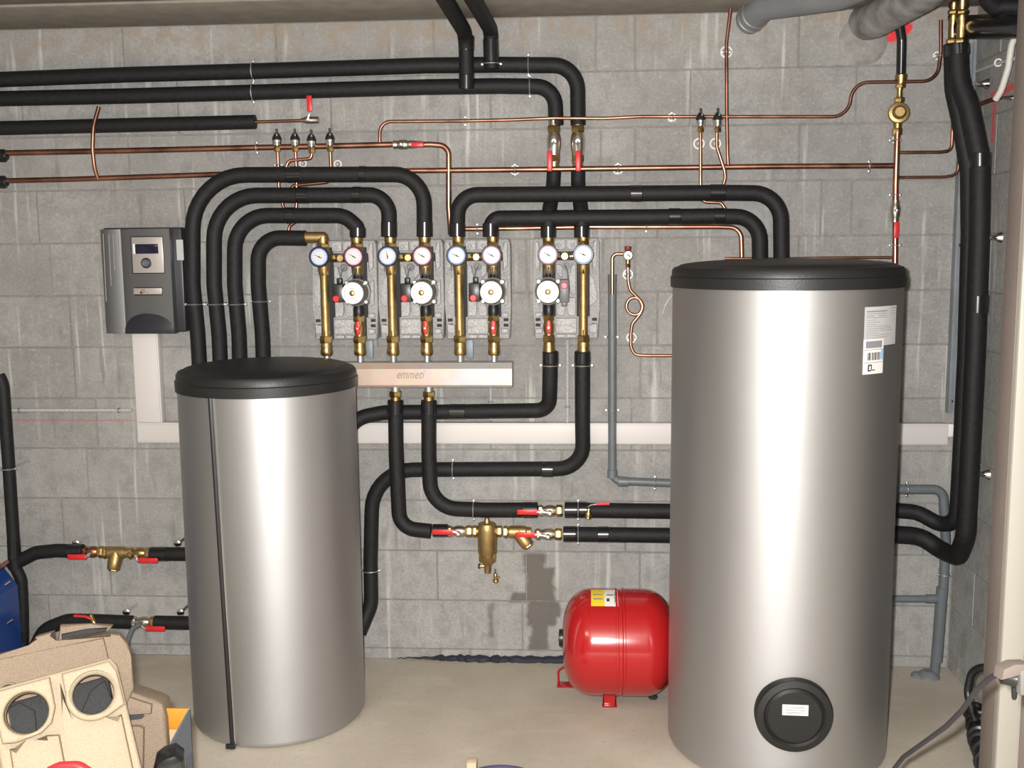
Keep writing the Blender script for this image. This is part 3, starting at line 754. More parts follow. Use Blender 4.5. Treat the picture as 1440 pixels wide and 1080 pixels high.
# outlets of the separate station
sleeve('black insulated pipe from separate station, bending left behind short tank', [(774, 494, .13), (773, 545, .12), (772, 577, .085), (640, 579, .07), (540, 580, .07), (500, 588, .10), (478, 625, .14)], None, [0, .1, .13, .1, .1, .1, 0],
       bands=(((774, 495, .13), (774, 511, .129)), hb(632, 655, 579, .071)), clamps=((774, 514, .128, Z_),))
sleeve('black insulated pipe from separate station, longer one, looping left and down', [(819, 494, .13), (819, 590, .12), (820, 659, .085), (640, 660, .068), (524, 661, .068), (521, 790, .068), (522, 850, .08), (505, 890, .12)], None, [0, .1, .16, .1, .17, .1, .1, 0],
       bands=(((819, 495, .13), (819, 511, .129)), hb(762, 778, 660, .08)), clamps=((819, 514, .128, Z_), (637, 660, .068, X_), (521, 802, .068, Z_)))
# from manifold bottom
sleeve('left black insulated pipe below manifold, curving to lower valve line', [(556, 563), (557, 640), (562, 742), (606, 747)], .135, [0, .2, .16, 0], bands=(vb(556, 563, 583, .135),), clamps=())
sleeve('right black insulated pipe below manifold, curving to upper valve line', [(603, 563), (603, 640), (606, 714), (680, 717), (756, 717)], .135, [0, .2, .17, .1, 0],
       bands=(vb(603, 563, 583, .135), hb(735, 756, 717, .135)), clamps=((666, 717, .135, X_),))
for px, lb in ((556, 'left brass union under the manifold'), (603, 'right brass union under the manifold')):
    p = W(px, 550, .135); o = thing('brass_union', lb, 'fitting', (p.x, p.y, p.z))
    b = B(); b.hexnut((p.x, p.y, W(px, 558, .135).z), (p.x, p.y, W(px, 550, .135).z), .0235); b.build('nut', M_brass, o)
    B().lathe([(W(px, 565, .135).z, .019), (W(px, 558, .135).z, .019)], (p.x, p.y, 0), Z_, 20).build('socket', M_brass, o)
    B().lathe([(W(px, 550, .135).z, .016), (1.112, .016)], (p.x, p.y, 0), Z_, 20).build('neck', M_zinc, o)

sleeve('black insulated pipe, upper of two running right into tall tank', [(794, 717), (960, 719)], .135, .02, bands=(hb(794, 812, 717, .135), hb(814, 826, 717, .135)), clamps=((813, 717, .135, X_),))
sleeve('black insulated pipe, lower of two running right into tall tank', [(792, 751), (960, 753)], .135, .02, bands=(hb(792, 810, 751, .135), hb(840, 856, 751.5, .135)), clamps=((813, 751, .135, X_),))

# right corner riser pair
sleeve('front black riser pipe in right corner, hooking left at bottom', [(1250, 751, .08), (1295, 754, .08), (1325, 775, .12), (1347, 783, .22), (1358, 755, .30), (1363, 660, .31), (1371, 500, .32), (1377, 330, .32), (1378, 225, .32), (1362, 150, .30), (1347, 112, .28), (1346, 62, .28)], None,
       [0, .1, .1, .06, .1, .2, .3, .3, .25, .2, .2, 0], r=.033, bands=(((1378, 235, .32), (1378, 215, .32)), ((1347, 78, .28), (1346, 62, .28)), ((1374.5, 440, .32), (1375.5, 415, .32))))
sleeve('rear black riser pipe in right corner, behind the front one', [(1250, 717, .08), (1290, 720, .09), (1325, 740, .13), (1346, 730, .19), (1350, 660, .20), (1358, 500, .20), (1363, 330, .20), (1362, 240, .20), (1349, 165, .19), (1340, 125, .18), (1339, 62, .18)], None,
       [0, .1, .1, .06, .1, .2, .3, .25, .2, .2, 0], r=.028, bands=(((1339, 80, .18), (1339, 62, .18)),))
def wall_bracket(px, py, Y, lb):
    p = W(px, py, Y); o = thing('wall_bracket', lb, 'bracket', tuple(p))
    B().cyl(p-Vector((.05, 0, 0)), Vector((XR-.03, p.y, p.z)), .004, 8).build('threaded_rod', M_zinc, o)
    L = XR-.005; B().lathe([(0, .009), (.012, .010), (.022, .014), (.032, .019)], (L-.036, p.y, p.z), X_, 16).build('rosette', M_chrome, o)
    B().hexnut(p-Vector((.012, 0, 0)), p, .008).build('nut', M_zinc, o)
wall_bracket(1393, 334, .32, 'chrome wall bracket holding riser pipes, upper right')
wall_bracket(1383, 667, .32, 'chrome wall bracket holding riser pipes, lower right')
wall_bracket(1374, 118, .14, 'small black tipped bracket on right wall near ceiling')

# left cluster
sleeve('black pipe standing at left frame edge, dropping to blue unit', [(-2, 528), (4, 540), (12, 650), (20, 775), (22, 800)], .16, .1, r=.023, clamps=((11, 659, .16, Z_),), bands=(((19, 758, .16), (20.5, 785, .16)),))
sleeve('black pipe beside blue unit, running down behind foam covers', [(18, 790), (30, 815), (32, 860), (32, 940)], .16, .05, r=.022, bands=(((32, 885, .16), (32, 900, .16)),))
sleeve('black insulated pipe with arch, upper left line into brass strainer', [(15, 795), (50, 777), (80, 774), (117, 775)], .15, .08, r=.026, bands=(hb(95, 117, 775, .15),))
sleeve('black insulated stub, upper line, entering short tank at left', [(212, 779), (268, 779)], .15, .02, r=.026, bands=(hb(212, 236, 779, .15),))
sleeve('black insulated pipe arching up from floor, lower left line', [(40, 930), (62, 885), (95, 872), (140, 873), (186, 875)], .15, .09, r=.026)
sleeve('black insulated stub, lower line, entering short tank at left', [(218, 875), (270, 876)], .15, .02, r=.026)
for px, py, lb in ((107, 768, 'chrome clamp head'), (250, 768, ''), (178, 862, ''), (254, 862, '')):
    pass

# ------------------------------------------------------------------ fittings
def ball_valve(px0, px1, py, Y, r, lb, handle, hy=0, mm=None, name='ball_valve'):
    """horizontal ball valve between px0 and px1; handle=(x0,x1) pixel extent of the red lever"""
    a, c = W(px0, py, Y), W(px1, py, Y); L = (c-a).length; o = thing(name, lb, 'valve', tuple((a+c)/2))
    ax = (c-a).normalized()
    B().lathe([(0, r*.8), (L*.08, r*.95), (L*.22, r*.95), (L*.25, r*.78), (L*.3, r*.85), (L*.42, r*1.05), (L*.58, r*1.05), (L*.7, r*.85), (L*.75, r*.78)], a, ax, 24).build('valve_body', mm or M_nickel, o)
    B().hexnut(a+ax*L*.74, c, r*1.08).build('hex_end', M_brass, o)
    B().hexnut(a+ax*L*.04, a+ax*L*.2, r*1.05).build('hex_end', mm or M_brass, o)
    mid = a + ax*L*.5; f = Vector((0, -1, 0))
    B().lathe([(0, .008), (r*1.05+.012, .008), (r*1.05+.014, .006), (r*1.05+.018, .006)], mid, f, 12).build('stem', M_chrome, o)
    h0, h1 = W(handle[0], py+hy, Y+r+.014), W(handle[1], py+hy, Y+r+.014)
    near = h1 if (h1-mid).length < (h0-mid).length else h0
    far = h0 if near is h1 else h1
    B().tube([mid+f*(r+.013), near + (mid+f*(r+.013)-near)*.3, near, near+(far-near)*.1], .0045, 8).build('lever_arm', M_zinc, o)
    lo = Vector((min(h0.x, h1.x), h0.y-.004, h0.z-.0100)); hi = Vector((max(h0.x, h1.x), h0.y+.005, h0.z+.0100))
    B().box(lo, hi, .0045).build('red_handle', M_red, o)
    return o
ball_valve(756, 791, 718, .135, .0205, 'brass ball valve with red lever on upper line into tall tank', (727, 758), 2)
ball_valve(752, 790, 751, .135, .0205, 'brass ball valve with red lever, right of the strainer', (725, 755), 1)
ball_valve(628, 664, 747, .135, .0205, 'brass ball valve with red lever, left of air separator', (608, 640), 1)
sleeve('short black collar left of the valve beside air separator', [(609, 746), (630, 746)], .135, .01, r=.0245, name='pipe_collar', m=M_tape)
# air separator
p = W(685, 747, .135); sep = thing('air_separator', 'cast brass air separator hanging in the lower valve line', 'air separator', tuple(p))
def zz2(y): return W(685, y, .135).z
B().lathe([(zz2(805), .012), (zz2(795), .014), (zz2(790), .024), (zz2(788), .031), (zz2(778), .033), (zz2(776), .036), (zz2(745), .037), (zz2(740), .036), (zz2(736), .032), (zz2(735), .012), (zz2(730), .010), (zz2(728), .006)], (p.x, p.y, 0), Z_, 28).build('separator_body', M_brass_cast, sep)
B().hexnut((p.x, p.y, zz2(789)), (p.x, p.y, zz2(776)), .036).build('hex_bowl', M_brass_cast, sep)
b = B(); a, c = W(664, 747, .135), W(706, 747, .135); b.cyl(a, c, .016); b.hexnut(a, W(671, 747, .135), .022); b.hexnut(W(698, 747, .135), c, .022); b.build('side_union', M_brass, sep)
b = B().lathe([(0, .010), (.012, .011), (.016, .013), (.024, .013), (.03, .009)], (p.x, p.y, zz2(793)), (0, 0, -1), 16); b.cyl((p.x-.03, p.y, zz2(796)), (p.x, p.y, zz2(796)), .005, 8); b.build('drain_cock', M_brass, sep)
B().lathe([(0, .010), (.006, .010), (.008, .006)], (p.x-.028, p.y-.002, zz2(796)), (-1, 0, .1), 10).build('drain_knob', M_black, sep)
b = B().lathe([(0, .008), (.02, .008), (.02, .006)], (p.x, p.y, zz2(735)), Z_, 14); b.build('vent_neck', M_brass, sep)
# Y strainer
def strainer(px, py, Y, lb, s=1.0):
    p = W(px, py, Y); o = thing('y_strainer', lb, 'strainer', tuple(p))
    b = B(); b.lathe([(-.05*s, .018*s), (-.035*s, .019*s), (-.03*s, .023*s), (0, .024*s), (.03*s, .023*s), (.035*s, .019*s), (.05*s, .018*s)], p, X_, 22)
    d = Vector((.6, -.1, -.8)) if s > 0 else None
    b.build('strainer_body', M_brass_cast, o)
    dd = Vector((.62, -.25, -.75)).normalized() if px > 400 else Vector((-.12, -.3, -.95)).normalized()
    B().lathe([(0, .025), (.038, .026), (.062, .024), (.066, .021), (.068, 0)], p, dd, 22).build('strainer_pocket', M_brass_cast, o)
    B().hexnut(p+dd*.060, p+dd*.071, .0175).build('strainer_plug', M_brass, o)
    b = B(); b.hexnut(p-Vector((.053*abs(s), 0, 0)), p-Vector((.038*abs(s), 0, 0)), .0235); b.build('hex_end', M_brass, o)
    return o
strainer(728, 748, .135, 'brass strainer with slanted pocket, right of air separator')
strainer(164, 777, .15, 'brass strainer with hanging pocket in upper left line')
ball_valve(116, 146, 776, .15, .021, 'ball valve left of the strainer, upper left line', (95, 122), 7, M_copper)
ball_valve(180, 214, 778, .15, .021, 'ball valve right of the strainer, upper left line', (193, 222), 10, M_brass)
ball_valve(185, 220, 875, .15, .021, 'ball valve with red lever in lower left line', (204, 232), 9, M_nickel)
for px, py, lb in ((107, 764, 'upper left line, left'), (250, 764, 'upper left line, right'), (178, 861, 'lower left line, left'), (254, 861, 'lower left line, right')):
    p = W(px, py, .10); o = B().lathe([(0, .006), (.09, .006), (.093, .014), (.10, .014), (.104, .008)], (p.x, -.005, p.z), (0, -1, 0), 14).build('pipe_hanger', M_chrome)
    tag(o, 'chrome pipe hanger head above %s' % lb, 'bracket')
# drain tap by lower left line with thin hose
p = W(132, 875, .176); o = thing('drain_tap', 'brass drain tap with red lever in front of lower left pipe', 'tap', tuple(p))
B().lathe([(-.03, .008), (-.01, .010), (0, .013), (.012, .010), (.02, .011)], p, (.45, -.2, -.85), 14).build('tap_body', M_brass, o)
B().tube(pp([(128, 870, .215), (120, 867, .218), (104, 866, .22)]), .0055, 8).build('red_lever', M_red, o)
sleeve('thin grey hose curving down in front of lower left line', [(198, 877), (186, 884), (180, 900), (177, 930)], .2, .04, r=.009, m=M_pvc, name='hose', cat='hose')
# drain tap on upper line into tall tank
p = W(828, 718, .17); o = thing('drain_tap', 'small brass drain tap with red lever on upper line into tall tank', 'tap', tuple(p))
B().lathe([(0, .007), (.012, .007), (.014, .013), (.024, .013), (.03, .010), (.036, .010)], p+Vector((0, 0, .006)), (-.1, -.3, -1), 14).build('tap_body', M_brass, o)
B().tube(pp([(827, 713, .19), (831, 710, .2), (838, 709, .2)]), .003, 8).build('lever_arm', M_zinc, o)
B().tube(pp([(838, 709, .2), (857, 708.5, .2)]), .0052, 8).build('red_lever', M_red, o)
# small brass valve head hanging loose on the wall
p = W(697, 812, .03); o = thing('wall_tap', 'tiny brass tap on bare wall below the air separator', 'tap', tuple(p))
B().lathe([(-.018, .004), (-.012, .008), (0, .007), (.008, .011), (.018, .011), (.022, .006)], p, (.1, -.4, -1), 12).build('tap_body', M_brass, o)
B().cyl(p+Vector((-.012, -.005, -.012)), p+Vector((.016, -.005, .006)), .004, 8).build('tap_knob', M_brass, o)
B().cyl(p+Vector((0, 0, .01)), Vector((p.x-.004, 0, p.z+.024)), .003, 8).build('tap_stub', M_brass, o)

# two brass stop valves with red levers on top verticals
def top_valve(px, lb, hx):
    Y = .05; p = W(px, 205, Y); o = thing('stop_valve', lb, 'valve', tuple(p))
    def z(y): return W(px, y, Y).z
    b = B().lathe([(z(242), .018), (z(232), .018), (z(228), .022), (z(214), .022), (z(210), .025), (z(198), .027), (z(190), .024), (z(188), .021), (z(172), .019), (z(168), .019)], (p.x, p.y, 0), Z_, 24); b.build('valve_body', M_nickel, o)
    b = B(); b.hexnut((p.x, p.y, z(187)), (p.x, p.y, z(177)), .0265); b.build('hex_end', M_brass, o)
    B().lathe([(z(178), .0185), (z(166), .0185)], (p.x, p.y, 0), Z_, 20).build('socket', M_brass, o)
    b = B(); b.hexnut((p.x, p.y, z(228)), (p.x, p.y, z(218)), .0255); b.lathe([(z(240), .019), (z(228), .0195)], (p.x, p.y, 0), Z_, 20); b.build('hex_end', M_brass, o)
    q = W(px, 199, Y+.03)
    B().lathe([(0, .011), (.012, .011), (.015, .008), (.015, 0)], q, (0, -1, 0), 16).build('stem_cap', M_chrome, o)
    h0, h1 = W(hx, 212, Y+.052), W(hx, 241, Y+.052)
    B().tube([W(px, 199, Y+.042), W(px-(px-hx)*.5, 205, Y+.050), h0], .0045, 8).build('lever_arm', M_zinc, o)
    B().box(h1-Vector((.0095, .004, 0)), h0+Vector((.0095, .004, 0)), .004).build('red_handle', M_red, o)
top_valve(779, 'left brass stop valve with red lever under the upper black pipes', 773)
top_valve(812.5, 'right brass stop valve with red lever under the upper black pipes', 813)

# brass elbow on left station
p0, p1 = W(425, 334, .13), W(457, 334, .13)
el = thing('brass_elbow', 'brass elbow joining innermost arc to the left pump station', 'fitting', tuple(p1))
xE = -.935
B().tube(fillet([(p0.x, -.13, p0.z), (xE, -.13, p0.z), (xE, -.13, 1.655)], .022), .0205, 20).build('elbow_bend', M_brass_cast, el)
B().hexnut((p0.x, -.13, p0.z), (p0.x+.016, -.13, p0.z), .0235).build('nut', M_brass, el)
B().lathe([(0, .0195), (.012, .0195)], (p0.x-.012, -.13, p0.z), X_, 16).build('socket', M_brass, el)

# ------------------------------------------------------------------ copper pipes
cop('bare copper pipe at left, upper of the two long ones, with valve', [(-30, 216), (60, 214), (170, 212), (360, 207.5), (480, 205), (556, 203)], .077, 0, .0105, M_copper_dark, clamps=((361, 207.5, .077, X_),))
cop('bare copper pipe turning down behind middle arcs after red valve', [(592, 203.5), (604, 203), (631, 205), (631, 290), (634, 330)], .077, [0, .1, .07, .1, 0], .0105, M_copper)
cop('long bare copper pipe running the whole width of the wall', [(-30, 255), (100, 252), (310, 245), (580, 240), (770, 238), (1080, 234), (1256, 233)], .077, 0, .0098, M_copper_dark,
    clamps=((724, 238.5, .077, X_), (869, 237, .077, X_), (1222, 234, .077, X_)), ros=((724, 239, .016), (869, 238, .017)))
cop('thin copper pipe along top, stepping up at the right', [(534, 203), (534, 171), (650, 170), (720, 168.5), (780, 166), (850, 166.5), (900, 164), (1080, 164), (1193, 164), (1199, 116), (1262, 115), (1318, 114), (1323, 72), (1323, 28)], .077,
    [0, .06, .3, .3, .3, .3, .3, .3, .06, .06, .1, .11, .1, 0], .0062, M_copper_dark, clamps=((654, 170, .077, X_), (945, 164, .077, X_), (1322, 78, .077, Z_)), ros=((945, 165, .014), (1318, 78, .012)))
cop('thin copper vertical from ceiling to the long copper pipe', [(1029, -8), (1027, 15), (1021.5, 60), (1022, 160), (1023, 215), (1024, 234)], .077, .05, .0062, M_copper_dark, clamps=((1021.5, 73, .077, Z_),), ros=((1021.5, 73, .019),))
cop('copper pipe under lower arc, dropping behind tall tank', [(645, 322), (720, 321), (830, 319), (1010, 319), (1042, 320), (1044, 400)], .05, [0, .3, .3, .3, .085, 0], .009, M_copper, clamps=((671, 322, .05, X_), (909, 319, .05, X_)))
cop('copper riser dropping behind right end of tall tank', [(1262, 186), (1259.5, 260), (1258.5, 400)], .077, 0, .0105, M_copper, clamps=((1259, 197, .077, Z_), (1259, 274, .077, Z_), (1258.5, 345, .077, Z_)), ros=((1259, 197, .01), (1258.5, 345, .011)))
cop('thin copper pipe just above the tall tank lid', [(1019, 363.5), (1090, 364), (1172, 362.5), (1258, 362)], .06, 0, .0055, M_copper)
cop('thin copper branch, upper, from riser bending up at right', [(1262, 214.5), (1322, 214), (1338, 212), (1341, 150), (1339, 135)], .05, [0, .1, .06, .1, 0], .006, M_copper_dark)
cop('thin copper branch, lower, from riser bending up at right', [(1262, 249.5), (1328, 249), (1346, 246), (1350, 215)], .05, [0, .1, .06, 0], .0055, M_copper_dark)
cop('short bent copper offcut standing across the left pipes', [(139, 150, .10), (131, 178, .112), (130, 210, .112), (133, 238, .105), (138, 252, .09)], None, .2, .0072, M_copper_dark)
cop('bare copper tail of third pipe, leading to red valve', [(358, 171.5), (424, 169.5)], .045, 0, .006, M_copper_dark)
cop('looped copper tube from safety gauge down to tall tank', [(883, 374), (883.5, 396), (886, 408), (899, 421), (904, 431), (900, 441), (892, 443.5), (883, 439), (880, 430), (884, 421), (892, 417.5), (900, 421), (905, 431), (900, 442), (889, 455), (887, 470), (887, 487), (892, 499), (910, 500), (960, 500)],
    .06, [0]+[.03]*18+[0], .0062, M_copper, clamps=((884, 385, .06, Z_), (888, 478, .06, Z_)), ros=((883, 386, .017), (888, 475, .017)))
# pipe ends with black valve bodies at far left
for py, lb in ((219, 'black fitting on upper copper pipe at left edge'), (256, 'black fitting on long copper pipe at left edge')):
    p = W(3, py, .077); o = B().lathe([(-.02, .018), (-.01, .024), (.01, .024), (.014, .017), (.02, .015)], p, X_, 14).build('pipe_fitting', M_blackmetal); tag(o, lb, 'fitting')
# valve on third pipe's copper tail (lever up)
p = W(435, 169, .045); o = thing('ball_valve', 'small nickel ball valve with upright red lever, end of third pipe', 'valve', tuple(p))
B().lathe([(-.03, .008), (-.02, .010), (-.012, .013), (.012, .013), (.018, .012), (.034, .013), (.036, .011)], p, X_, 18).build('valve_body', M_nickel, o)
B().lathe([(0, .005), (.026, .005)], p, (0, -1, 0), 10).build('stem', M_zinc, o)
B().tube([p+Vector((0, -.024, 0)), W(435, 160, .07)], .0045, 8).build('lever_arm', M_zinc, o)
B().box(W(435, 157, .07)-Vector((.009, .004, 0)), W(435, 134, .07)+Vector((.009, .004, 0)), .004).build('red_handle', M_red, o)
# valve with red lever in copper pipe at 575
p = W(566, 204, .077); o = thing('ball_valve', 'nickel ball valve with flat red lever in the upper copper pipe', 'valve', tuple(p))
a = W(552, 203.5, .077)
B().lathe([(0, .011), (.004, .0158), (.012, .0155), (.018, .014), (.028, .018), (.05, .018), (.058, .014), (.07, .0158), (.09, .013), (.11, .012)], a, X_, 20).build('valve_body', M_nickel, o)
B().lathe([(0, .007), (.03, .007), (.032, .004)], p, (0, -1, 0), 12).build('stem', M_chrome, o)
B().box(W(578, 206.5, .105), W(596, 200, .095), .003).build('red_handle', M_red, o)
# valve on right riser
p = W(1259, 296, .077); o = thing('ball_valve', 'nickel ball valve with hanging red lever on the right riser', 'valve', tuple(p))
def zr(y): return W(1259, y, .077).z
B().lathe([(zr(312), .013), (zr(306), .014), (zr(303), .017), (zr(292), .018), (zr(288), .014), (zr(282), .013)], (p.x, p.y, 0), Z_, 20).build('valve_body', M_nickel, o)
B().lathe([(0, .008), (.03, .008), (.032, .004)], p, (0, -1, 0), 12).build('stem', M_chrome, o)
B().box(W(1257, 335, .108), W(1264, 312, .100), .003).build('red_handle', M_red, o)
# pressure reducer
p = W(1264, 160, .07); pr = thing('pressure_reducer', 'round brass pressure reducer under black hose, top right', 'valve', tuple(p))
B().lathe([(0, .020), (.02, .022), (.024, .036), (.036, .037), (.040, .034), (.042, .024), (.052, .021), (.058, .016), (.058, 0)], p+Vector((0, .02, 0)), (-.12, -1, .05), 28).build('reducer_bonnet', M_brass_cast, pr)
b = B()
def z3(y): return W(1264, y, .07).z
b.hexnut((p.x-.004, p.y, z3(190)), (p.x-.004, p.y, z3(180)), .018); b.lathe([(z3(186), .014), (z3(172), .015)], (p.x-.003, p.y, 0), Z_, 16)
b.hexnut((p.x, p.y, z3(144)), (p.x, p.y, z3(137)), .018); b.lathe([(z3(150), .015), (z3(140), .011), (z3(128), .009), (z3(122), .013), (z3(118), .015)], (p.x, p.y, 0), Z_, 16)
b.build('reducer_body', M_brass, pr)
b = B(); b.hexnut((p.x+.002, p.y, z3(124)), (p.x+.002, p.y, z3(117)), .018); b.lathe([(z3(119), .016), (z3(112), .020), (z3(106), .021), (z3(104), .018)], (p.x+.003, p.y, 0), Z_, 18); b.build('hose_union', M_brass, pr)
sleeve('short black hose from ceiling duct into the brass pressure reducer', [(1264, 30, .10), (1268, 55, .08), (1267, 106, .07)], None, .05, r=.0165, name='hose', cat='hose', m=M_tape)

# air vents
def vent(px, py, lb, top):
    Y = .098; o = thing('air_vent', lb, 'air vent', tuple(W(px, py, Y)), 'small automatic air vents on copper stubs')
    p = W(px, py, Y); h = W(px, top, Y).z - p.z
    B().hexnut(p, p+Vector((0, 0, h*.22)), .0125).build('brass_nut', M_brass, o)
    B().lathe([(h*.2, .009), (h*.26, .015), (h*.48, .0165), (h*.5, .0175)], p, Z_, 18).build('vent_body', M_chrome, o)
    B().lathe([(h*.5, .0175), (h*.58, .0172), (h*.7, .013), (h*.8, .008), (h*.82, .004), (h*.98, .0045), (h, .003)], p, Z_, 18).build('vent_cap', M_black, o)
    B().lathe([(0, .0035), (.008, .0035)], p+Vector((.004, -.012, h*.68)), (0, -.6, 1), 8).build('vent_pin', M_zinc, o)
vent(390, 213, 'leftmost of four black-capped air vents above left arcs', 181)
vent(415.5, 213, 'second from left of four black-capped air vents above left arcs', 181)
vent(438.5, 215, 'third from left of four black-capped air vents, over a sideways tube', 182)
vent(464.5, 213, 'rightmost of four black-capped air vents above left arcs', 180)
vent(985, 186, 'left one of two black-capped air vents near the long arcs', 152)
vent(1009, 186, 'right one of two black-capped air vents near the long arcs', 152)
Yv = .0955
cop('copper stub below leftmost air vent', [(390.5, 214), (391.5, 240), (392, 262), (398, 290), (404, 300)], Yv, .02, .006, clamps=((391, 232, Yv, Z_),))
cop('copper stub below second air vent from left', [(415.5, 214), (417, 240), (417, 285), (415, 312), (407, 318), (405, 328)], Yv, .02, .006, ros=((426, 230, .012),))
cop('copper stub below third air vent, bending left', [(438.5, 216), (437, 223), (406, 226), (400, 240)], .098, .02, .006)
cop('copper stub below rightmost air vent, bending left behind arcs', [(464.5, 214), (465.5, 240), (462, 256), (412, 261), (405, 275)], Yv, .02, .0065, ros=((475, 231, .013),))
cop('straight copper stub below left one of two air vents', [(985, 187), (985, 266)], Yv, .02, .0058, ros=((983, 202, .018),))
cop('wavy copper stub below right one of two air vents', [(1008, 187), (1008, 207), (1019, 240), (1020, 250), (1016, 264)], Yv, .03, .006, ros=((1006, 202, .018),))
cop('short copper bend between the two long arcs', [(985, 280), (992, 284), (1014, 285), (1020, 294)], Yv, .015, .006)
# hidden links continue behind arcs
# safety gauge
p = W(883, 359, .075); sg = thing('safety_gauge', 'small white pressure gauge with red cap beside tall tank', 'gauge', tuple(p))
B().lathe([(0, .012), (.012, .0165), (.022, .0175), (.024, .015)], p, (0, -1, 0), 24).build('gauge_case', M_chrome, sg)
B().lathe([(0, .0155), (.001, 0)], p+Vector((0, -.0242, 0)), (0, -1, 0), 24).build('gauge_dial', M_dial, sg)
B().tube([p+Vector((-.004, -.027, .004)), p+Vector((.007, -.027, -.005))], .0014, 6).build('gauge_needle', M_blackprint, sg)
B().lathe([(0, .010), (.004, .0125), (.014, .0125), (.016, .010)], p+Vector((0, 0, .017)), Z_, 14).build('red_cap', mat('dark_red_cap', (.22, .03, .02), .45), sg)
B().hexnut(p+Vector((0, 0, -.044)), p+Vector((0, 0, -.03)), .010).lathe([(-.034, .008), (-.01, .010), (.012, .010), (.017, .012)], p, Z_, 14).build('valve_body', M_brass, sg)
o = cop('short copper overflow tube bending down into grey drain', [(876, 357), (861, 357), (861, 384), (861, 414)], .075, [0, .025, .05, 0], .0065)

# grey plastic drains
def pvc(label, pts, Y, R, r, cl=(), sockets=(), m=None):
    o = B().tube(fillet(pp(pts, Y), R), r, 20).build('drain_pipe', m or M_pvc); tag(o, label, 'pipe')
    for a, b_, in sockets:
        A, C = W(*a), W(*b_); L = (C-A).length
        B().lathe([(0, r+.0005), (.001, r+.0032), (L-.001, r+.0032), (L, r+.0005)], A, C-A, 20, cap=False).build('socket', m or M_pvc, o)
    for c in cl: clamp(o, W(*c[:3]), c[3], r)
    return o
pvc('grey plastic drain pipe between separate station and tall tank', [(861, 405), (861, 676), (960, 680)], .06, .035, .0155, ((860, 474, .06, Z_), (861, 577, .06, Z_), (921, 679, .06, X_)), (((861, 660, .06), (861, 672, .06)), ((869, 677, .06), (884, 677.5, .06))))
o = B().lathe([(0, .0155), (.05, .0165), (.055, .0172)], W(861, 407, .06), Z_, 20, cap=False).lathe([(0, .0135), (.055, .0158)], W(861, 407, .06), Z_, 20, cap=False).build('drain_funnel', M_pvc); tag(o, 'open top of grey drain pipe catching the copper tube', 'funnel')
pvc('grey plastic drain pipe right of tall tank, dropping to floor', [(1240, 688), (1326, 688), (1330, 760), (1326, 830), (1318, 900), (1312, 972)], .075, [0, .04, .2, .2, .2, 0], .0175, ((1275, 688, .075, X_), (1328, 808, .075, Z_)), (((1325, 826, .075), (1317, 930, .075)),))
pvc('grey plastic branch pipe low down, from behind tall tank', [(1240, 842), (1322, 842)], .075, 0, .0135, (), (((1302, 842, .075), (1321, 842, .075)),))
o = B().lathe([(0, .045), (.008, .04), (.018, .028), (.024, .020)], (W(1306, 972, .1).x, -.082, 0), Z_, 12).lathe([(0, .022), (.01, .02), (.018, .01)], (W(1290, 966, .1).x, -.085, 0), Z_, 10).build('floor_collar', M_pvc_l); tag(o, 'lumpy grey sealant collar where drain pipe meets floor', 'sealant')
# big ceiling drains
o = B().tube(fillet([W(1052, 30, .05), W(1075, 8, .16), W(1180, -8, .40), W(1330, -70, .75)], .06), .048, 28).build('ceiling_drain', M_pvc_l); tag(o, 'large grey drain pipe under ceiling, top right', 'pipe')
B().ring(W(1056, 26, .07), (W(1075, 8, .16)-W(1052, 30, .05)), .0495, .0035).ring(W(1062, 20, .10), (W(1075, 8, .16)-W(1052, 30, .05)), .0495, .003).build('pipe_clamp', M_zinc, o)
B().tube([W(1056, 10, .1), W(1055, -12, .12)], .004, 8).build('hanger_rod', M_zinc, o)
M_dusty = mat('dusty_grey_pipe', (.20, .19, .185), .8, noise=.35, nscale=14, col2=(.34, .33, .31), bump=.5, bscale=60)
o = B().tube(fillet([W(1216, 32, -.01), W(1232, 28, .10), W(1300, -12, .42), W(1360, -60, .7)], .08), [.062]+[.062]*(len(fillet([W(1216, 32, -.01), W(1232, 28, .10), W(1300, -12, .42), W(1360, -60, .7)], .08))-1), 28).build('wall_duct', M_dusty); tag(o, 'dusty grey duct elbow coming out of wall under ceiling', 'duct')
c = W(1214, 34, .0)
B().lathe([(0, .09), (.006, .082), (.014, .070), (.016, .06)], (c.x, 0, min(c.z, 2.33)), (0, -1, 0), 24).build('mortar_collar', M_mortar, o)
# black pipes top right running out of frame
sleeve('thick black insulated pipe at top right, lower one, leaving frame', [(1356, 38, .20), (1440, 36, .60), (1475, 36, .72)], None, .02, r=.038, m=M_tape)
sleeve('thick black insulated pipe at top right, upper one, bent', [(1388, -40, .50), (1390, 0, .45), (1400, 10, .44), (1460, 10, .46)], None, .03, r=.028)
def brass_stack(px, Y, y0, lb):
    o = thing('brass_connector', lb, 'fitting', tuple(W(px, 60, Y)))
    def z(y): return W(px, y, Y).z
    p = W(px, 40, Y)
    B().lathe([(z(62), .014), (z(55), .015), (z(30), .015), (z(28), .018), (z(22), .018), (z(20), .014), (z(12), .014), (z(10), .017), (z(y0), .017), (z(y0-3), .010)], (p.x, p.y, 0), Z_, 20).build('connector_body', M_brass, o)
    B().hexnut((p.x, p.y, z(62)), (p.x, p.y, z(54)), .021).build('nut', M_brass, o)
    B().hexnut((p.x, p.y, z(20)), (p.x, p.y, z(14)), .019).build('nut', M_brass, o)
brass_stack(1340, .18, 4, 'left brass connector above rear black riser pipe')
brass_stack(1352, .28, -14, 'right brass connector above front black riser pipe')
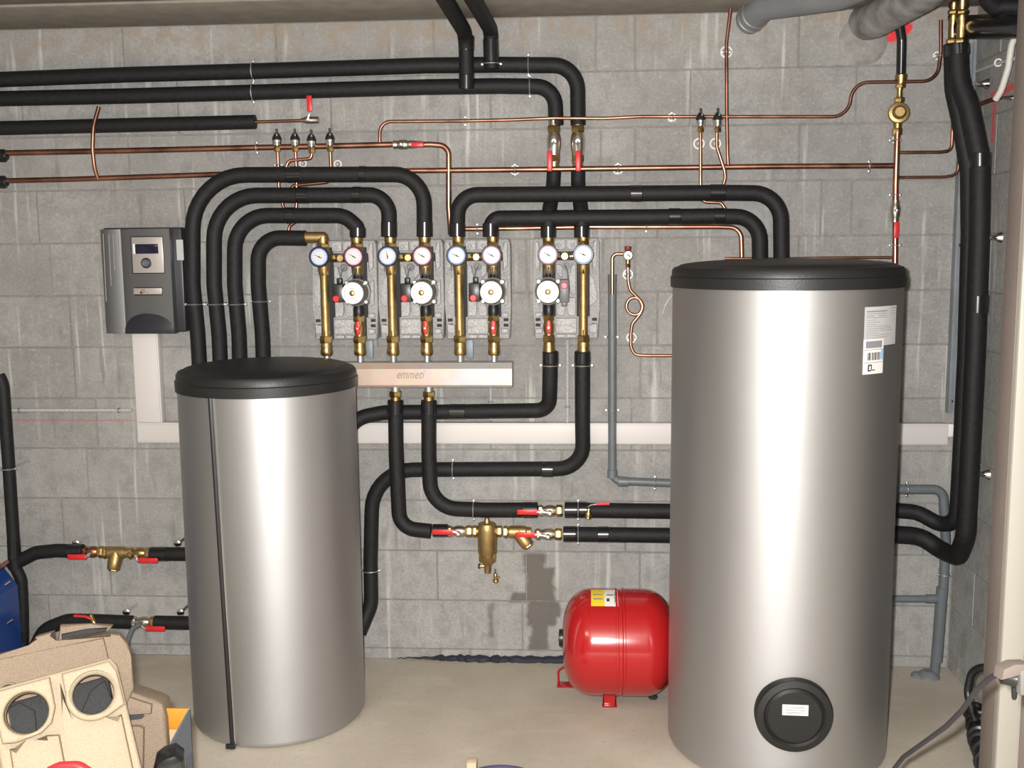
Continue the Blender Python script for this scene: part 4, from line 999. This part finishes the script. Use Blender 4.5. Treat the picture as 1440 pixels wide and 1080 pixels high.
# steel channel in the corner
p = W(1345, 400, .0); ch = thing('steel_channel', 'galvanised steel channel standing in the right corner', 'profile', (1.365, -.02, 1.0))
zt, zb = W(1355, 60, .02).z, W(1335, 580, .02).z
M_chan = mat('channel_steel', (.26, .28, .30), .5, .4, noise=.12, nscale=20)
xc0, xc1 = 1.350, 1.392
b = B(); b.box((xc0, -.006, zb), (xc1, -.002, zt)); b.box((xc0, -.034, zb), (xc0+.003, -.006, zt)); b.box((xc1-.003, -.034, zb), (xc1, -.006, zt)); b.box((xc0, -.036, zb), (xc0+.011, -.033, zt)); b.box((xc1-.011, -.036, zb), (xc1, -.033, zt)); b.build('channel_rail', M_chan, ch)
b = B()
for py in (345, 565): q = W(1350, py, .02); b.lathe([(0, .007), (.004, .006), (.005, 0)], (xc0+.02, -.007, q.z), (0, -1, 0), 10)
b.build('channel_screw', M_chrome, ch)
# white hose at top right and its brackets
o = B().tube(fillet(pp([(1450, 30, .42), (1424, 52, .42), (1418, 95, .40), (1408, 128, .38), (1400, 140, .36)]), .1), .0105, 12).build('hose', M_hose); tag(o, 'pale flexible hose curving down at top right beside jamb', 'hose')
cop('short dark copper stub below end of the pale hose', [(1378, 146, .26), (1392, 141, .30), (1408, 137, .33)], None, .02, .007, M_copper_dark)
p = W(1410, 138, .33); o = B().lathe([(0, .006), (.02, .008), (.034, .013)], p, (1, 0, 0), 14).build('wall_screw', M_chrome); tag(o, 'chrome screw cup on right wall at pale hose end', 'bracket')
o = B().tube(pp([(1374, 100, .10), (1400, 90, .28), (1435, 80, .47)]), .006, 8).build('conduit', M_shell_r); tag(o, 'thin grey conduit slanting along right wall near ceiling', 'conduit')
B().ring(W(1404, 88, .29), (0, 1, .1), .011, .003, 16, 6).build('conduit_clip', M_white, o)
# black corrugated hose behind jamb and cable with connector
o = B().tube(fillet(pp([(1372, 1015, .78), (1360, 975, .72), (1366, 945, .72), (1384, 936, .76), (1410, 950, .8)]), .05), .012, 12).build('corrugated_hose', M_black); tag(o, 'black corrugated hose looping up behind the door jamb', 'hose')
b = B()
for k in range(9):
    q = Vector((1.185+.01*k+random.uniform(-.01, .01), -.80+.035*k, .03+.016*(k % 3)))
    b.ring(q, (.4, 1, .2*((k % 3)-1)), .03+.004*(k % 2), .011, 18, 8)
b.xf(Matrix.Translation((.055, 0, 0)))
o = b.build('hose_coil', M_black); tag(o, 'heap of black corrugated hose on floor behind door jamb', 'hose')
# extension connector near the right edge
cp = W(1424, 955, 1.9); cn = thing('cable_connector', 'grey cable connector with flip cap hanging at right edge', 'plug', tuple(cp))
RM = Matrix((RT, FW, UP)).transposed().to_4x4(); 
def fr(px, py, Y, rz=0): m = RM.copy() @ Matrix.Rotation(rz, 4, 'Y'); m.translation = W(px, py, Y); return m
B().box((-.012, -.02, -.024), (.05, .02, .026), .004, fr(1437, 957, 1.9)).build('connector_body', M_plug, cn)
B().prism([(-.022, -.012), (.008, -.006), (.034, -.001), (.034, .014), (.006, .016), (-.016, .008)], -.018, .018, .003, fr(1418, 943, 1.9, -.1)).build('flip_cap', M_jamb, cn)
B().lathe([(0, .012), (.016, .014), (.024, .017)], W(1408, 953, 1.9), (W(1430, 955, 1.9)-W(1408, 953, 1.9)), 18).build('cable_gland', M_black, cn)
B().lathe([(0, .006), (.022, .005), (.026, .003)], W(1427, 966, 1.9), (0, 0, -1), 12).build('pull_tab', M_black, cn)
co = B().tube(fillet([W(1412, 950, 1.9), W(1398, 949, 1.88), W(1375, 968, 1.8), W(1352, 1000, 1.7), W(1330, 1022, 1.62), W(1305, 1040, 1.5), W(1270, 1065, 1.38), W(1235, 1110, 1.3)], .06), .0058, 10).build('power_cable', M_cable); tag(co, 'dark grey power cable running down from the connector', 'cable')
# stand the connector on a support outside the frame: cable continues right and down to the floor
co2 = B().tube(fillet([W(1446, 957, 1.9), W(1475, 965, 1.9), W(1500, 1050, 1.9), Vector((1.30, -2.0, .01)), Vector((1.6, -2.3, .01))], .08), .006, 10).build('power_cable', M_cable); tag(co2, 'dark grey power cable leaving the connector to the right', 'cable')

# ------------------------------------------------------------------ white trunking
zt_, zb_ = W(600, 595, .04).z, W(600, 624, .04).z
xl_, xr_ = W(193, 610, .04).x, W(1334, 610, .04).x
tr = thing('cable_trunking', 'white plastic cable trunking, horizontal run along back wall', 'trunking', (-.5, 0, zb_))
B().box((xl_, -.038, zb_), (xr_, -.002, zt_), .002).build('trunking_base', M_duct, tr)
B().box((xl_+.003, -.042, zb_+.005), (xr_-.003, -.0375, zt_-.005), .0015).build('trunking_cover', M_duct, tr)
B().box((xr_, -.030, zb_+.03), (xr_+.03, -.002, zt_-.003), .001).build('trunking_end', M_white, tr)
vx0, vx1 = W(183, 475, .04).x, W(222, 475, .04).x
vx0 = xl_; vx1 = xl_+(W(222, 530, .04).x-W(186, 530, .04).x)
tv = thing('cable_trunking', 'white plastic cable trunking, vertical run below the controller', 'trunking', (vx0, 0, zt_))
B().box((vx0, -.038, zt_+.0005), (vx1, -.002, 1.30), .002).build('trunking_base', M_duct, tv)
B().box((vx0+.005, -.042, zt_+.002), (vx1-.005, -.0375, 1.30), .0015).build('trunking_cover', M_duct, tv)
o = B().tube([W(-30, 577, .008), W(186, 577, .008)], .0065, 10).build('conduit', M_shell_r); tag(o, 'thin grey conduit at left, running to the vertical trunking', 'conduit')
B().box(W(25, 581, .018), W(29, 573, .0), .001).build('conduit_clip', M_pvc_l, o); B().box(W(165, 581, .018), W(169, 573, .0), .001).build('conduit_clip', M_pvc_l, o)

# ------------------------------------------------------------------ controller
ct = thing('heating_controller', 'grey wall-mounted heating controller with a small display', 'controller', (-1.67, 0, 1.29))
Yc = .085
def cx_(px, Y=Yc): return W(px, 395, Y).x
def cz(py, Y=Yc): return W(200, py, Y).z
L, R_, Tp, Bt = cx_(142), cx_(243), cz(322), cz(469); RB = W(261, 395, .04).x
B().box((L+.004, -.06, Bt+.003), (RB, -.002, Tp+.006), .008).build('case_back', M_ctl_dark, ct)
b = B()
# bowed front cover
nS = 14; g = []
for i in range(nS+1):
    s = i/nS; x = L+(R_-L)*s
    y = -.066 - .030*math.sin(min(1, s*1.12)*PI*.5)**1.5 + .014*max(0, .22-abs(s-.16))/.22*0
    if .02 < s < .34: y = -.076 + .010*max(0, (s-.2)/.14)
    g.append([b.bm.verts.new((x, y, Bt)), b.bm.verts.new((x, y, Tp)), b.bm.verts.new((x, -.05, Tp)), b.bm.verts.new((x, -.05, Bt))])
for i in range(nS):
    for k in range(4): b.bm.faces.new((g[i][k], g[i+1][k], g[i+1][(k+1) % 4], g[i][(k+1) % 4]))
b.bm.faces.new(g[0]); b.bm.faces.new(list(reversed(g[-1])))
b.build('front_cover', M_ctl, ct)
Yf = .0985
b = B()
for px, y1 in ((145, 424), (153, 402), (159, 380), (164.5, 358)):
    b.cyl(W(px, 329, .0785), W(px+4.5*(y1-329)/95, y1, .0785), .0019, 6)
b.build('vent_groove', M_silver2, ct)
def facebox(px0, py0, px1, py1, y0, y1, m, name, parent, bev=.001):
    a, c = W(px0, py1, y1), W(px1, py0, y1); return B().box((a.x, -y1, a.z), (c.x, -y0, c.z), bev).build(name, m, parent)
pan = facebox(187, 333, 228, 384, .09, .101, M_silver, 'display_panel', ct, .002)
facebox(186, 332, 229, 385, .09, .0985, M_black, 'panel_frame', ct)
facebox(190, 343, 222, 357, .10, .1022, M_lcd, 'display', ct)
facebox(187.5, 343, 190, 357, .10, .1022, M_white, 'display_edge', ct, 0)
k = W(206, 370, .101); B().lathe([(0, .0195), (.004, .0195), (.005, .016)], k, (0, -1, 0), 28).build('knob_ring', M_ctl_dark, ct)
B().lathe([(0, .0158), (.010, .0135), (.012, .011), (.010, 0)], k, (0, -1, 0), 28).build('control_knob', mat('knob_grey', (.16, .18, .2), .3, .4), ct)
bd = facebox(188, 405, 227, 414, .092, .1, M_silver, 'brand_plate', ct)
facebox(189, 404, 228, 415.5, .09, .098, M_black, 'plate_frame', ct)
b = B().ring(W(201, 409.5, .1012), (0, 1, 0), .0055, .0011, 16, 4); b.build('printed_logo', M_red, ct)
facebox(204, 410.5, 210, 411.5, .1, .1006, M_print, 'print_line', ct, 0); facebox(197, 410, 200, 413, .1, .1006, M_blackprint, 'print_mark', ct, 0)
# half-round lower cover
b = B(); c = W(207, 469, .096); o_ = []
for k in range(15):
    a = PI*k/14; o_.append((c.x + (.105 if math.cos(a) > 0 else .085)*math.cos(a), c.z + .075*math.sin(a)**.8))
b.prism(o_, -.1, -.06, .003); b.build('wiring_cover', M_ctl_dark, ct)
facebox(249, 337, 257, 366, .058, .0612, M_paper, 'rating_label', ct, 0)

# ------------------------------------------------------------------ blue unit at left edge
bu = thing('blue_boiler', 'dark blue enamelled unit with silver clips at left edge', 'boiler', (-2.3, -.4, 0))
xe = W(26, 840, .2).x
b = B().prism([(-2.9, 0), (xe, 0), (xe, W(26, 822, .2).z), (W(0, 788, .2).x, W(0, 792, .2).z), (-2.9, W(0, 792, .2).z)], -.55, -.2, .008); b.build('unit_casing', M_blueenamel, bu)
for i, (px, py) in enumerate(((11, 820), (14, 874))):
    q = W(px, py, .555); B().tube([q-Vector((.01, 0, .006)), q+Vector((.008, 0, .006))], .003, 8).build('clip', M_chrome, bu)
q = W(3, 797, .5); B().tube([W(-6, 803, .55), W(0, 797, .56), W(10, 790, .5)], .007, 10).build('copper_stub', M_copper, bu)

# ------------------------------------------------------------------ foreground: foam covers in a carton
def foam_cover(name, label, mtx, scale=1.0):
    o = thing(name, label, 'insulation cover', tuple(mtx.translation))
    # outline with two thermometer holes, built as curve with holes
    cu = bpy.data.curves.new('c', 'CURVE'); cu.dimensions = '2D'; cu.fill_mode = 'BOTH'; cu.extrude = .022; cu.bevel_depth = .006; cu.bevel_resolution = 2
    def poly(pts):
        sp = cu.splines.new('POLY'); sp.points.add(len(pts)-1); sp.use_cyclic_u = True
        for i, p_ in enumerate(pts): sp.points[i].co = (p_[0], p_[1], 0, 1)
    poly([(-.112, -.18), (.112, -.18), (.119, -.1), (.112, .13), (.104, .145), (-.108, .145), (-.119, .135), (-.119, -.1)])
    for x in (-.0625, .0625): poly([(x+.0455*math.cos(-2*PI*k/40), .088+.0455*math.sin(-2*PI*k/40)) for k in range(40)])
    ob = bpy.data.objects.new('c', cu); COL.objects.link(ob); bpy.context.view_layer.update()
    me = bpy.data.meshes.new_from_object(ob.evaluated_get(bpy.context.evaluated_depsgraph_get())); bpy.data.objects.remove(ob)
    me.transform(mtx @ Matrix.Rotation(PI/2, 4, 'X')); me.materials.clear(); me.materials.append(M_epp_lit)
    for p_ in me.polygons: p_.use_smooth = True
    me.set_sharp_from_angle(angle=.6)
    f = bpy.data.objects.new('front_face', me); COL.objects.link(f); par(f, o)
    # raised pads around each hole and the body below
    for nm, outer, hole in (('hole_pad', [(-.108, .048), (-.09, .044), (-.045, .048), (-.026, .06), (-.016, .085), (-.016, .138), (-.106, .138), (-.112, .12)], -.0625), ('hole_pad', [(.110, .055), (.08, .044), (.045, .048), (.028, .06), (.018, .085), (.018, .138), (.10, .138), (.108, .12)], .0625)):
        cu = bpy.data.curves.new('c', 'CURVE'); cu.dimensions = '2D'; cu.fill_mode = 'BOTH'; cu.extrude = .014; cu.bevel_depth = .006; cu.bevel_resolution = 3; cu.bevel_mode = 'ROUND'
        poly(outer); poly([(hole+.0465*math.cos(2*PI*k/40), .088+.0465*math.sin(2*PI*k/40)) for k in range(40)])
        ob = bpy.data.objects.new('c', cu); COL.objects.link(ob); bpy.context.view_layer.update()
        me = bpy.data.meshes.new_from_object(ob.evaluated_get(bpy.context.evaluated_depsgraph_get())); bpy.data.objects.remove(ob)
        me.transform(mtx @ Matrix.Translation((0, -.044, 0)) @ Matrix.Rotation(PI/2, 4, 'X')); me.materials.clear(); me.materials.append(M_epp_lit)
        for p_ in me.polygons: p_.use_smooth = True
        me.set_sharp_from_angle(angle=.6)
        f = bpy.data.objects.new(nm, me); COL.objects.link(f); par(f, o)
    b = B(); b.prism([(-.105, .030), (-.11, -.17), (-.03, -.17), (-.012, -.10), (-.012, .03), (-.035, .036), (-.07, .028)], -.040, -.015, .011, mtx); b.build('lower_panel', M_epp_lit, o)
    b = B(); b.prism([(.006, .130), (.012, .05), (.04, .030), (.075, .027), (.108, .034), (.11, -.17), (.0, -.17), (.0, -.08), (-.002, .06)], -.040, -.015, .011, mtx); b.build('lower_panel', M_epp_lit, o)
    ln = B().box((-.0975, .032, .025), (.0975, .10, .1195), .006, mtx).build('inner_liner', M_epp_d, o)
    for pts in ([(-.10, .03), (-.055, .04), (-.05, .09), (-.075, .115), (-.10, .11)], [(.025, .05), (.06, .10), (.09, .112), (.10, .05), (.05, .028)]):
        B().prism(pts, .026, .040, .005, mtx).build('liner_rib', M_epp_d, ln)
    for lo, hi in (((-.119, .02, -.18), (-.098, .10, .143)), ((.098, .02, -.18), (.119, .10, .143)), ((-.034, .02, .12), (.034, .09, .143))):
        B().box(lo, hi, .006, mtx).build('side_wall', M_epp_lit, o)
    return o
def pose(px, py, Y, roll, pitch, yaw, anchor=(0, 0, 0)):
    return Matrix.Translation(W(px, py, Y)) @ Matrix.Rotation(yaw, 4, 'Z') @ Matrix.Rotation(pitch, 4, 'X') @ Matrix.Rotation(roll, 4, 'Y') @ Matrix.Translation(-Vector(anchor))
R3 = math.radians
foam_cover('foam_cover', 'beige foam pump cover in front, two round holes facing camera', pose(86, 990, 1.93, R3(-7), R3(-24), R3(27), (0, 0, .088)))
# back cover lying behind, outline in its own plane
o = thing('foam_cover', 'beige foam cover lying behind, with notched top edge', 'insulation cover', tuple(W(80, 950, 1.93)))
mt = pose(90, 940, 1.80, R3(0), R3(-16), R3(24))
K = .00150
def loc(pts): return [((x-90)*K, (940-y)*K) for x, y in pts]
B().prism(loc([(-40, 1050), (150, 1050), (184, 982), (182, 935), (178, 916), (168, 902), (156, 899), (78, 903), (77, 886), (54, 890), (48, 904), (-40, 914)][::-1]), -.01, .07, .006, mt).build('cover_body', M_epp, o)
B().prism(loc([(-40, 1040), (140, 1040), (152, 936), (146, 903), (84, 908), (40, 912), (-40, 918)][::-1]), -.024, .0, .006, mt).build('cover_panel', M_epp, o)
B().prism(loc([(80, 903), (150, 899), (158, 890), (126, 884), (84, 880)][::-1]), .075, .12, .006, mt).build('end_lug', M_epp, o)
B().prism(loc([(86, 900), (148, 897), (150, 892), (120, 890), (86, 893)][::-1]), .055, .08, .003, mt).build('inner_liner', M_epp_d, o)
nn = mt.to_3x3() @ Vector((0, -1, 0))
B().lathe([(0, .0245), (.004, .024), (.004, .020), (-.002, .0195)], mt @ Vector(((18-90)*K, -.024, (963-940)*-K)), nn, 28, cap=False).build('port_ring', M_epp, o)
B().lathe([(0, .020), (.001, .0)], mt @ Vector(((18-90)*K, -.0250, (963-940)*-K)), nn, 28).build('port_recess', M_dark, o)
# third cover at the right of the pile
o = thing('foam_cover', 'beige foam cover at right of pile, tucked behind the front one', 'insulation cover', tuple(W(205, 1020, 1.9)))
mt = pose(205, 1020, 1.75, R3(0), R3(-14), R3(14))
def loc(pts): return [((x-205)*.00155, (1020-y)*.00155) for x, y in pts]
B().prism(loc([(165, 1110), (230, 1110), (236, 1060), (235, 1010), (231, 990), (222, 984), (184, 968), (165, 962)][::-1]), -.02, .08, .010, mt).build('cover_body', M_epp, o)
B().prism(loc([(165, 1000), (216, 1001), (217, 988), (186, 975), (165, 972)][::-1]), -.034, -.01, .005, mt).build('cover_panel', M_epp, o)
B().prism(loc([(165, 1090), (204, 1090), (206, 1020), (200, 1016), (165, 1014)][::-1]), -.036, -.01, .006, mt).build('cover_panel', M_epp, o)
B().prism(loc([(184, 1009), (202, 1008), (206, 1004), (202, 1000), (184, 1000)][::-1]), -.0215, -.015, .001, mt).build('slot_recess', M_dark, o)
# carton
bc = thing('carton', 'orange and grey printed carton holding the foam covers', 'box', (-.95, -2.1, 0))
P1 = W(268, 996, 1.72); ztop = P1.z; xR = P1.x; 
yF = -2.25; yB = -1.72
xL = -1.42
sl = .0
def wallp(name, a, c, m, th=.004):
    return B().box(a, c, .0008).build(name, m, bc)
wallp('side_panel', (xR-.004, yF, 0), (xR, yB, ztop-.10), M_greybox)
wallp('inner_liner', (xR-.0075, yF+.004, .3), (xR-.0045, yB-.004, ztop-.10), M_orange)
wallp('back_panel', (xL, yB-.004, 0), (xR, yB, ztop-.05), M_card)
wallp('side_panel', (xL, yF, 0), (xL+.004, yB, ztop-.10), M_greybox)
wallp('front_panel', (xL, yF, 0), (xR, yF+.004, ztop-.28), M_greybox)
wallp('base_panel', (xL, yF, 0.001), (xR, yB, .005), M_card)
b = B().box((xR-.075, yB-.004, ztop-.05), (xR, yB, ztop), .0008); b.build('flap', M_orange, bc)
b = B(); v = [(xR, yB, ztop-.1), (xR, yB, ztop), (xR, yF+.1, ztop-.1)]
vs = [b.bm.verts.new(p_) for p_ in v]; vs2 = [b.bm.verts.new((p_[0]-.004, p_[1], p_[2])) for p_ in v]
b.bm.faces.new(vs); b.bm.faces.new(vs2[::-1])
for k in range(3): b.bm.faces.new((vs[k], vs2[k], vs2[(k+1) % 3], vs[(k+1) % 3]))
b.build('flap', M_greybox, bc)
b = B().lathe([(0, .035), (.001, .035), (.001, 0)], (xR, -1.93, ztop-.13), X_, 28); b.build('printed_disc', mat('brown_print', (.10, .05, .04), .5), bc)
B().ring((xR+.001, -1.93, ztop-.13), X_, .036, .0015, 28, 4).build('printed_ring', M_white, bc)
# things in the carton beside the covers
o = B().prism([(-.03, -.05), (.03, -.06), (.037, .0), (.034, .03), (.018, .046), (-.005, .042), (-.022, .03), (-.03, .0)], -.03, .03, .014, pose(236, 1084, 1.88, 0, 0, R3(20))).build('plastic_bag', M_tape); tag(o, 'crumpled glossy black plastic bag inside the carton', 'bag')
# struts so covers rest in the carton: packing block below them
o = B().box((xL+.02, -2.2, .006), (xR-.03, -1.74, ztop-.36), .01).build('packing_foam', M_epp); tag(o, 'beige packing foam filling lower part of the carton', 'packing')
# red item at bottom left
o = B().tube(fillet(pp([(70, 1086, 2.25), (85, 1079, 2.25), (110, 1078, 2.25), (125, 1088, 2.25)]), .02), .010, 12).build('strap', M_red); tag(o, 'red plastic strap at the bottom edge in front of foam cover', 'strap')

# small things on floor
p = W(661, 1086, 0); 
def floor_pt(px, py):
    d = FW + RT*((px-720)/F) - UP*((py-540)/F); t = -CAM.z/d.z; return CAM + d*t
q = floor_pt(664, 1084); o = B().box((q.x-.015, q.y-.02, 0), (q.x+.015, q.y+.02, .035), .002).build('wood_offcut', M_wood); tag(o, 'small pale wood offcut on floor at bottom centre', 'offcut')
q = floor_pt(705, 1104); o = B().ring((q.x, q.y, .028), (0, .25, 1), .075, .016, 36, 12).build('cable_coil', mat('violet_cable', (.10, .09, .2), .4)); tag(o, 'dark violet cable coil on floor at bottom centre', 'cable')
q = floor_pt(930, 982); o = B().lathe([(0, .016), (.008, .018), (.014, .008), (.016, 0)], (q.x-.03, q.y, 0), Z_, 9).build('rubble_chip', M_dark); tag(o, 'dark crumb on floor between red vessel and tall tank', 'debris')
o = B().tube(pp([(948, 412, .02), (941, 420, .04), (935, 430, .045), (932, 441, .02)]), .0014, 6).build('wire_end', M_white); tag(o, 'thin white wire end poking out left of tall tank', 'wire')
